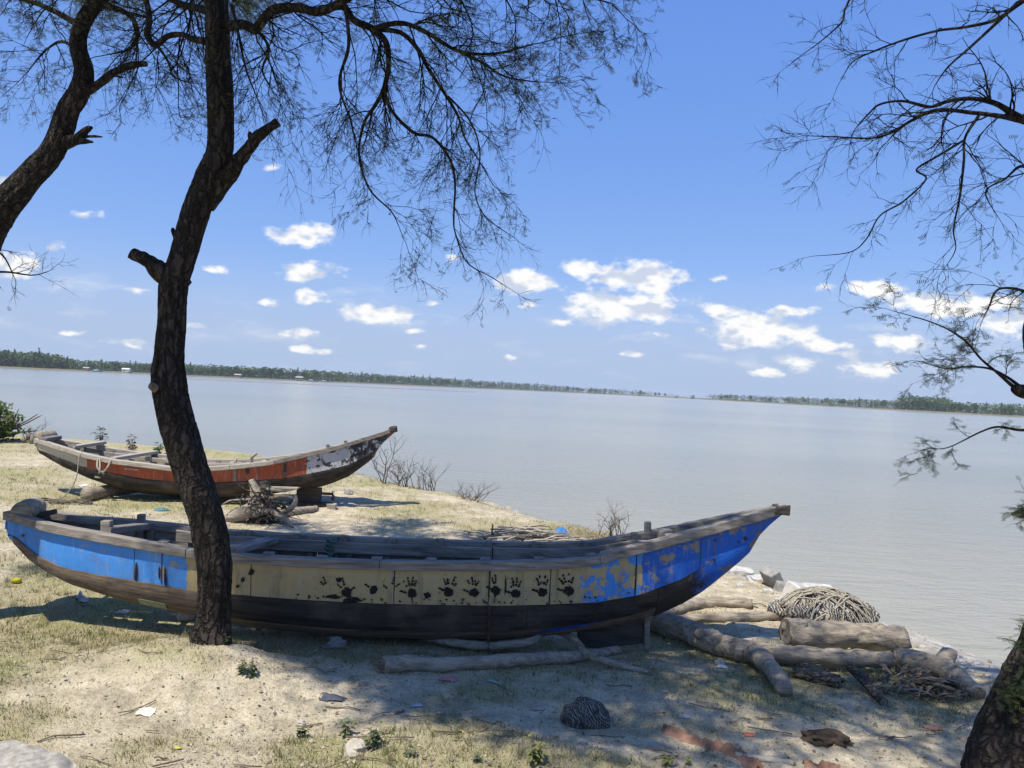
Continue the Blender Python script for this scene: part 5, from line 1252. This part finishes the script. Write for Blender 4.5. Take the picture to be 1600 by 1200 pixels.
# ---- main tree
tb = gp(331, 1002); TY = tb.y
T = Tree('acacia_tree', tb, 'dark crooked acacia trunk rising in front of both boats with drooping twigs', 21)
cl = [(331, 1022, 28), (332, 985, 25.5), (334, 940, 25), (335, 880, 26), (325, 820, 27), (312, 775, 27), (295, 725, 26.5), (277, 665, 26.5), (265, 610, 25.5), (263, 560, 21.5), (269, 505, 21), (271, 450, 21.5), (286, 400, 20.5), (306, 330, 21.5), (328, 275, 22.5), (344, 235, 21), (345, 180, 20.5), (343, 130, 20), (340, 70, 18.8), (338, 0, 17.8), (338, -60, 17)]
tp = [A(u, v, TY+.0) for (u, v, r) in cl]; tr = [r*TY/1200 for (u, v, r) in cl]
tp[0].z = tb.z-.08
pp, rr = T.trunk(tp, tr, bumps_=((2.02, math.pi, .16, .07), (1.12, -1.2, .22, .10), (1.05, -1.9, -.12, .08), (2.55, math.pi, .1, .05), (2.3, -1.6, -.1, .06), (tb.z+.01, -2.4, .34, .10), (tb.z+.0, -.5, .30, .09), (tb.z+.0, -1.45, .18, .07), (tb.z, 2.9, .30, .09)))
pxm = TY/1200
T.limb([A(318, 318, TY), A(352, 278, TY-.01), A(382, 240, TY-.02), A(403, 214, TY-.05), A(434, 191, TY-.08)], [17*pxm, 14*pxm, 10.5*pxm, 8.5*pxm, 6.5*pxm], 14, .3, 'broken_stub')
T.limb([A(396, 226, TY), A(391, 212, TY), A(390, 206, TY)], [7*pxm, 4*pxm, 2*pxm], 7, .3, 'broken_stub')
T.limb([A(284, 452, TY), A(247, 421, TY-.03), A(228, 407, TY-.05), A(206, 395, TY-.06)], [21*pxm, 14*pxm, 11*pxm, 9*pxm], 16, .35, 'broken_stub', BARK)
T.limb([A(276, 372, TY), A(271, 362, TY), A(270, 356, TY)], [6*pxm, 4*pxm, 2*pxm], 7, .3, 'broken_stub')
T.limb([A(243, 606, TY-.1), A(236, 602, TY-.13)], [8*pxm, 6*pxm], 9, .3, 'broken_stub', CUTW)
g_ = []
def L(pts, r, **k): return T.limb([A(u, v, TY+dy) for (u, v, dy) in pts], [x*pxm*.84 for x in r], 9, .12, **k)
KD = [0, 5, 4, 2]
limbA = L([(322, 65, 0), (298, 60, .05), (285, 54, .1), (262, 57, .1), (243, 70, .1), (230, 55, .1), (234, 30, .1), (226, -10, .1)], [7, 6, 5, 5.5, 6, 6, 5.5, 5])
limbA2 = L([(335, 20, 0), (305, 12, .2), (280, 5, .35), (240, -15, .5)], [8, 7, 6, 5])
limbB = L([(350, 42, 0), (378, 38, -.1), (398, 45, -.15), (412, 30, -.2), (430, 14, -.25), (465, 12, -.3), (500, 18, -.35), (538, 0, -.4), (580, -30, -.5)], [10, 9, 8.5, 8.5, 8.5, 8, 7.5, 7, 6])
limbC = L([(500, 16, -.35), (535, 10, -.3), (554, 32, -.25), (584, 46, -.2), (603, 67, -.2), (607, 105, -.15), (598, 142, -.1), (586, 165, -.1), (569, 192, 0), (561, 242, 0), (577, 295, .05), (611, 330, .05), (623, 353, .05)], [7, 6.5, 6.5, 6, 5.5, 4.8, 4.2, 3.5, 2.6, 2.2, 1.8, 1.3, .8])
limbD = L([(584, 44, -.2), (626, 36, -.3), (665, 50, -.4), (715, 79, -.5), (772, 84, -.55), (829, 70, -.6)], [4.5, 4.3, 3.8, 3, 2.2, 1.2])
limbD2 = L([(715, 79, -.5), (750, 96, -.45), (790, 120, -.45), (840, 128, -.5)], [3, 2.3, 1.6, .9])
limbE = L([(584, 46, -.2), (626, 51, -.1), (653, 77, 0), (669, 107, .1), (692, 142, .15), (715, 180, .2), (726, 215, .2), (745, 245, .25), (765, 280, .25)], [4.5, 4.3, 4, 3.6, 3, 2.4, 1.9, 1.3, .8])
limbF = L([(600, 140, -.1), (611, 172, -.1), (646, 207, -.1), (676, 215, -.1), (703, 249, -.05), (711, 287, 0), (709, 340, 0), (712, 366, 0), (730, 410, .05), (768, 433, .05), (791, 448, .05)], [3.6, 3.2, 3, 2.8, 2.5, 2.1, 1.7, 1.4, 1.2, .9, .6])
limbG = L([(700, 150, .15), (735, 190, .2), (750, 240, .2), (742, 300, .25), (760, 340, .25), (805, 372, .2)], [2, 1.8, 1.5, 1.2, 1, .6])
limbH = L([(538, 0, -.4), (545, 70, -.5), (530, 130, -.55), (548, 190, -.55), (560, 240, -.5)], [3.5, 3, 2.2, 1.5, .8])
limbI = L([(580, -30, -.5), (680, -20, -.6), (780, -15, -.7), (880, -12, -.8), (955, 5, -.9)], [6, 5, 3.6, 2.3, 1])
limbJ = L([(400, 45, -.15), (420, 75, -.1), (410, 110, .1), (425, 140, .15)], [3.5, 2.6, 2, 1])
limbK = L([(245, 70, .1), (262, 95, .15), (272, 120, .2), (300, 130, .2)], [3, 2.2, 1.6, .8])
limbM = L([(362, 8, -.1), (372, 50, -.2), (385, 110, -.25), (405, 160, -.2)], [3, 2.6, 1.8, .9])
DR = Vector((0, 0, -.35))
for (lp, per, ln, dr, kids, lf) in ((limbC, 9, .48, .07, KD, .16), (limbD, 13, .50, .05, KD, .34), (limbD2, 13, .42, .04, KD, .42), (limbE, 13, .42, .07, KD, .20), (limbF, 11, .24, .06, [0, 4, 3], .08), (limbG, 11, .26, .05, [0, 4, 2], .14),
                                   (limbH, 10, .45, .07, KD, .16), (limbI, 12, .45, .05, KD, .40), (limbB, 12, .60, .05, KD, .28), (limbA, 10, .60, .05, KD, .22), (limbA2, 14, .6, .05, KD, .30), (limbJ, 16, .50, .06, KD, .18), (limbK, 14, .42, .04, [0, 4, 3], .15), (limbM, 9, .42, .06, [0, 4, 3], .15)):
    T.twigs_on(lp[0], lp[1], per*.95, ln*1.15, dr, kids, lf*.5, bias=DR)
T.fs = 1.8
# crown above the frame: unseen limbs added and thickened to shade boat and ground
top = tp[-1]
def L3(pts, r, per=9, ln=.7, lf=.55, kids=(0, 4, 3), T_=None):
    T_ = T_ or T; lp = T_.limb([Vector(p) for p in pts], r, 8, .12); T_.twigs_on(lp[0], lp[1], per, ln, .02, list(kids), lf, t0=.25); return lp
f0 = top+Vector((.03, -.1, .35))
T.limb([top+Vector((0, 0, -.1)), f0, f0+Vector((.1, -.3, .3))], [.092, .085, .075], 14, .12)
q0 = f0+Vector((.1, -.3, .3))
CAN = [[(-2.2, 4.6, 6.0), (-2.8, 4.0, 6.3), (-3.3, 3.6, 6.4)], [(-2.0, 4.3, 6.1), (-2.3, 3.5, 6.4), (-2.6, 2.9, 6.6)], [(-1.8, 4.2, 6.1), (-1.8, 3.2, 6.5), (-1.9, 2.5, 6.7)],
       [(-1.5, 4.4, 6.1), (-1.2, 3.6, 6.4), (-1.0, 2.8, 6.6)], [(-1.2, 4.7, 6.0), (-.6, 4.0, 6.3), (-.1, 3.4, 6.4)], [(-1.0, 5.0, 5.9), (-.3, 4.5, 6.2), (.4, 4.1, 6.3)], [(-1.4, 4.3, 6.2), (-.7, 3.1, 6.6), (-.2, 2.4, 6.7)], [(-2.1, 4.8, 6.1), (-2.6, 4.4, 6.3), (-3.2, 4.2, 6.3)], [(-1.6, 4.0, 6.3), (-1.5, 3.0, 6.5), (-1.4, 2.2, 6.6)], [(-1.9, 4.6, 6.2), (-1.6, 4.1, 6.5), (-.9, 4.3, 6.6)], [(-2.1, 4.2, 6.2), (-2.7, 3.5, 6.5), (-3.0, 3.2, 6.6)]]
CAN += [[(-1.0, 3.4, 6.5), (-.9, 2.4, 6.7), (-.8, 1.8, 6.8)], [(-.3, 3.2, 6.5), (.2, 2.4, 6.7), (.5, 1.9, 6.7)], [(-.2, 3.5, 6.4), (.5, 3.2, 6.5), (.9, 3.0, 6.5)], [(-2.4, 4.9, 5.9), (-3.0, 4.5, 6.1), (-3.7, 4.1, 6.2)], [(-2.3, 5.2, 5.8), (-2.9, 5.0, 6.0), (-3.4, 4.7, 6.1)], [(-2.2, 5.1, 5.8), (-2.6, 4.6, 6.1), (-3.2, 3.9, 6.5)], [(-2.0, 4.0, 6.2), (-2.3, 3.2, 6.5), (-2.3, 2.6, 6.7)], [(-1.7, 4.0, 6.3), (-1.4, 3.3, 6.5), (-.6, 2.9, 6.7)]]
for pts in CAN: L3([q0]+pts, [.05, .038, .026, .012], 34 if pts[-1][0] < -1.3 else 10, .75, .95 if pts[-1][0] < -1.3 else .55)
for pts in ([(-2.3, 6.2, 5.9), (-2.2, 7.1, 6.3), (-2.0, 8.0, 6.5)], [(-2.7, 6.4, 5.9), (-3.1, 7.4, 6.3), (-3.4, 8.4, 6.5)]): L3([q0]+pts, [.05, .035, .022, .01], 14, .7, .6)  # unseen limbs reaching away, added for the dapple between the boats
T.finish()

# ---- left tree: the foot stands beyond the left edge of the picture
LY = 5.6; lb = onground(at(-140, 950, LY).x, LY+.0)
T2 = Tree('acacia_tree', lb, 'leaning acacia trunk entering from the left edge and bending upward', 33)
cl = [(-150, 940, 36), (-135, 800, 34), (-110, 640, 32), (-70, 480, 29), (-25, 372, 26), (8, 320, 23.5), (50, 272, 20), (82, 236, 18), (97, 200, 16.5), (108, 170, 16), (126, 140, 15), (131, 110, 14), (122, 75, 12.8), (126, 45, 12.2), (142, 15, 11.5), (170, -18, 11), (200, -60, 10)]
tp2 = [A(u, v, LY) for (u, v, r) in cl]; tr2 = [r*LY/1200 for (u, v, r) in cl]; tp2[0] = lb-Vector((0, 0, .1))
T2.trunk(tp2, tr2, bumps_=((3.75, 0.1, .15, .06),))
pxl = LY/1200
def LL(pts, r, **k): return T2.limb([A(u, v, LY+dy) for (u, v, dy) in pts], [x*pxl for x in r], 10, .14, **k)
LL([(132, 142, 0), (152, 133, -.03), (175, 115, -.06), (205, 102, -.1), (229, 100, -.12)], [9, 6.5, 6, 5.5, 4])
LL([(173, 117, -.06), (183, 119, -.07), (190, 121, -.08)], [3, 2, 1.5], name='broken_stub')
LL([(102, 222, 0), (122, 216, -.03), (135, 203, -.05), (144, 199, -.06)], [11, 8, 5.5, 2], name='broken_stub', m=BARK)
LL([(112, 222, 0), (128, 220, -.04), (145, 222, -.06)], [7, 5, 1.5], name='broken_stub', m=BARK)
LL([(128, 214, -.03), (146, 213, -.05), (160, 214, -.06)], [2.5, 2, 1], name='broken_stub')
LL([(10, 300, 0), (5, 292, 0), (8, 288, 0)], [6, 3, 2], name='broken_stub')
K3 = [0, 4, 3, 2]
b1 = LL([(150, 5, 0), (175, 12, .2), (200, 22, .3), (215, 45, .3), (205, 75, .3), (170, 85, .3)], [7, 5, 4, 3, 2, 1])
b2 = LL([(125, 40, 0), (90, 20, .1), (55, 5, .15), (20, -5, .2)], [6, 4.5, 3.4, 2])
b3 = LL([(118, 75, 0), (95, 65, .15), (70, 80, .2), (45, 110, .25)], [3, 2.3, 1.6, .8])
b4 = LL([(195, -50, 0), (240, -40, .2), (285, -25, .3), (300, 10, .3), (290, 60, .3)], [7, 5, 4, 2.5, 1.2])
b5 = LL([(-60, 470, .2), (-25, 430, .5), (10, 425, .7), (50, 430, .8), (76, 424, .85)], [5, 3, 1.8, 1.2, .6])
b6 = LL([(-60, 440, .2), (-25, 390, .5), (5, 400, .7), (25, 440, .8)], [4, 2.6, 1.5, .6])
b7 = LL([(190, -50, 0), (120, -40, -.2), (40, -30, -.3), (-40, -20, -.4)], [6, 5, 4, 2])
for (lp, per, ln, dr, kids, lf) in ((b1, 12, .5, .04, K3, .2), (b2, 12, .45, .04, K3, .30), (b3, 16, .5, .03, K3, .22), (b4, 12, .5, .04, K3, .25), (b5, 7, .3, .02, [0, 3, 2], .03), (b6, 7, .28, .02, [0, 3, 2], .03), (b7, 10, .5, .04, K3, .3)):
    T2.twigs_on(lp[0], lp[1], per, ln, dr, kids, lf, bias=Vector((0, 0, -.2)))
t2 = tp2[-1]; T2.fs = 1.5  # unseen upper limbs with larger fronds, set to dapple the ground by the boats
for pts in ([(-3.2, 6.6, 5.6), (-4.2, 7.4, 6.0), (-4.6, 8.1, 6.1)], [(-4.2, 6.0, 5.6), (-5.2, 6.2, 6.0), (-5.9, 6.4, 6.1)], [(-3.4, 7.0, 5.7), (-3.4, 8.0, 6.1), (-3.3, 8.7, 6.2)], [(-3.8, 5.6, 5.6), (-5.0, 5.5, 6.1), (-6.2, 5.6, 6.2)]):
    L3([t2]+pts, [.045, .035, .022, .01], 16, .7, .7, T_=T2)
T2.finish()

# ---- right tree: the foot stands at the lower right corner
RY = 4.15; rb = gp(1570, 1215); RY = rb.y
T3 = Tree('acacia_tree', rb, 'thick acacia at the right edge whose trunk leaves the picture and bare limbs return', 45)
cl = [(1565, 1235, 62), (1572, 1190, 56), (1590, 1130, 52), (1618, 1070, 48), (1648, 1000, 44), (1672, 900, 40), (1680, 780, 37), (1672, 660, 36), (1655, 560, 36), (1642, 515, 36), (1662, 400, 33), (1680, 290, 31), (1675, 180, 28), (1650, 60, 25), (1620, -60, 24)]
tp3 = [A(u, v, RY) for (u, v, r) in cl]; tr3 = [r*RY/1200 for (u, v, r) in cl]; tp3[0].z = rb.z-.1
T3.trunk(tp3, tr3, bumps_=((2.35, math.pi, .25, .12), (.08, -2.5, .3, .15)))
pxr = RY/1200
def LR(pts, r, **k): return T3.limb([A(u, v, RY+dy) for (u, v, dy) in pts], [x*pxr*.85 for x in r], 8, .12, **k)
LR([(1625, 618, 0), (1600, 612, -.03), (1585, 607, -.05)], [16, 13, 8], name='broken_stub')
r1 = LR([(1668, 205, 0), (1630, 195, .05), (1600, 187, .1), (1583, 178, .1), (1554, 161, .12), (1518, 154, .15), (1482, 158, .2), (1454, 167, .2), (1411, 158, .2), (1375, 163, .2), (1357, 178, .25), (1340, 196, .25)], [13, 10, 8, 6.5, 5, 4.4, 3.6, 3, 2.6, 2.2, 1.7, 1.1])
r2 = LR([(1600, 189, .1), (1560, 181, .05), (1518, 176, .05), (1465, 172, 0), (1425, 188, 0), (1393, 207, 0), (1361, 216, 0), (1310, 214, .05), (1256, 212, .05)], [6, 4.6, 4, 3.4, 2.9, 2.4, 1.8, 1.3, .6])
r3 = LR([(1530, 180, .05), (1508, 215, .05), (1506, 251, .05), (1500, 305, .1), (1490, 358, .1), (1493, 390, .1), (1475, 420, .1)], [3, 2.6, 2.4, 2, 1.5, 1, .6])
r4 = LR([(1508, 218, .05), (1465, 244, 0), (1432, 265, 0), (1447, 280, 0), (1411, 315, 0), (1375, 337, 0), (1354, 373, 0), (1328, 394, 0), (1272, 400, 0)], [2.3, 2, 1.8, 1.7, 1.6, 1.4, 1.2, .9, .5])
r5 = LR([(1640, -15, 0), (1600, 0, .05), (1558, 30, .1), (1510, 42, .1), (1465, 48, .1), (1411, 63, .1), (1361, 82, .1), (1332, 97, .1), (1314, 125, .1)], [7, 5.4, 3.2, 2.8, 2.4, 2.1, 1.6, 1.1, .6])
r6 = LR([(1590, 5, .05), (1572, 22, .0), (1518, 72, -.05), (1482, 104, -.05), (1461, 133, -.05)], [4.5, 3.3, 2.5, 1.8, .8])
r7 = LR([(1600, -40, .05), (1450, -30, .1), (1345, -12, .15), (1322, 11, .15), (1317, 32, .15), (1303, 47, .15), (1278, 68, .15), (1253, 86, .15), (1231, 104, .15)], [6, 3.6, 2.4, 2, 1.7, 1.4, 1.1, .8, .5])
r8 = LR([(1640, 480, .0), (1600, 455, -.05), (1560, 452, -.05), (1545, 480, -.05), (1535, 500, -.05)], [6, 3, 2, 1.5, .7])
r9 = LR([(1598, 608, -.03), (1575, 590, -.05), (1546, 576, -.05), (1510, 573, -.05), (1478, 576, -.05), (1440, 565, -.05)], [4, 2.6, 2, 1.6, 1.2, .6])
r10 = LR([(1582, 603, -.05), (1553, 578, -.1), (1532, 560, -.1), (1503, 528, -.1), (1457, 504, -.1), (1392, 485, -.1)], [3.5, 2.2, 2, 1.6, 1.2, .5])
r11 = LR([(1640, 660, 0), (1600, 672, -.05), (1560, 667, -.05), (1532, 675, -.05), (1482, 699, -.05), (1452, 701, -.05)], [5, 2.6, 2, 1.6, 1, .5])
r12 = LR([(1640, 300, .1), (1600, 260, .1), (1570, 280, .1), (1540, 300, .1), (1560, 340, .1)], [5, 3, 2, 1.4, .6])
K2 = [0, 3, 2]
for (lp, per, ln, dr, kids, lf) in ((r1, 12, .40, .02, [0, 4, 3], .03), (r2, 13, .36, .02, [0, 4, 3], .03), (r3, 14, .36, .04, [0, 4, 3], .06), (r4, 9, .26, .03, [0, 3, 2], .05), (r5, 9, .34, .03, [0, 4, 2], .03), (r6, 10, .34, .03, [0, 4, 2], .04), (r7, 6, .24, .02, K2, .05),
                                   (r8, 11, .24, .03, [0, 4, 2], .45), (r9, 12, .22, .02, [0, 4, 2], .5), (r10, 11, .22, .02, [0, 4, 2], .42), (r11, 10, .18, .02, [0, 3, 2], .5), (r12, 12, .36, .05, [0, 4, 3], .08)):
    T3.twigs_on(lp[0], lp[1], per, ln, dr, kids, lf)
for (u, v, n) in ((1590, 800, 12), (1580, 1085, 18), (1585, 1000, 8)):
    for _ in range(n): T3.twig(A(u+15, v+R.uniform(-14, 14), RY-.12), Vector((-R.uniform(.2, 1), -.3, R.uniform(-.4, .9))), R.uniform(.06, .2), .003, 2, .02, [0, 3, 2], .95)
t3 = tp3[-1]; T3.fs = 1.6  # unseen upper limbs, thinned and placed to dapple logs and right foreground
for pts in ([(2.2, 4.0, 5.4), (1.5, 3.7, 6.0), (.8, 3.3, 6.2)], [(2.4, 3.6, 5.4), (1.7, 2.9, 6.1), (1.0, 2.4, 6.4)], [(3.0, 3.6, 5.5), (2.9, 2.9, 6.2), (2.4, 2.4, 6.4)]):
    L3([t3]+pts, [.06, .045, .03, .012][:len(pts)+1], 10, .7, .42, T_=T3)
T3.finish()
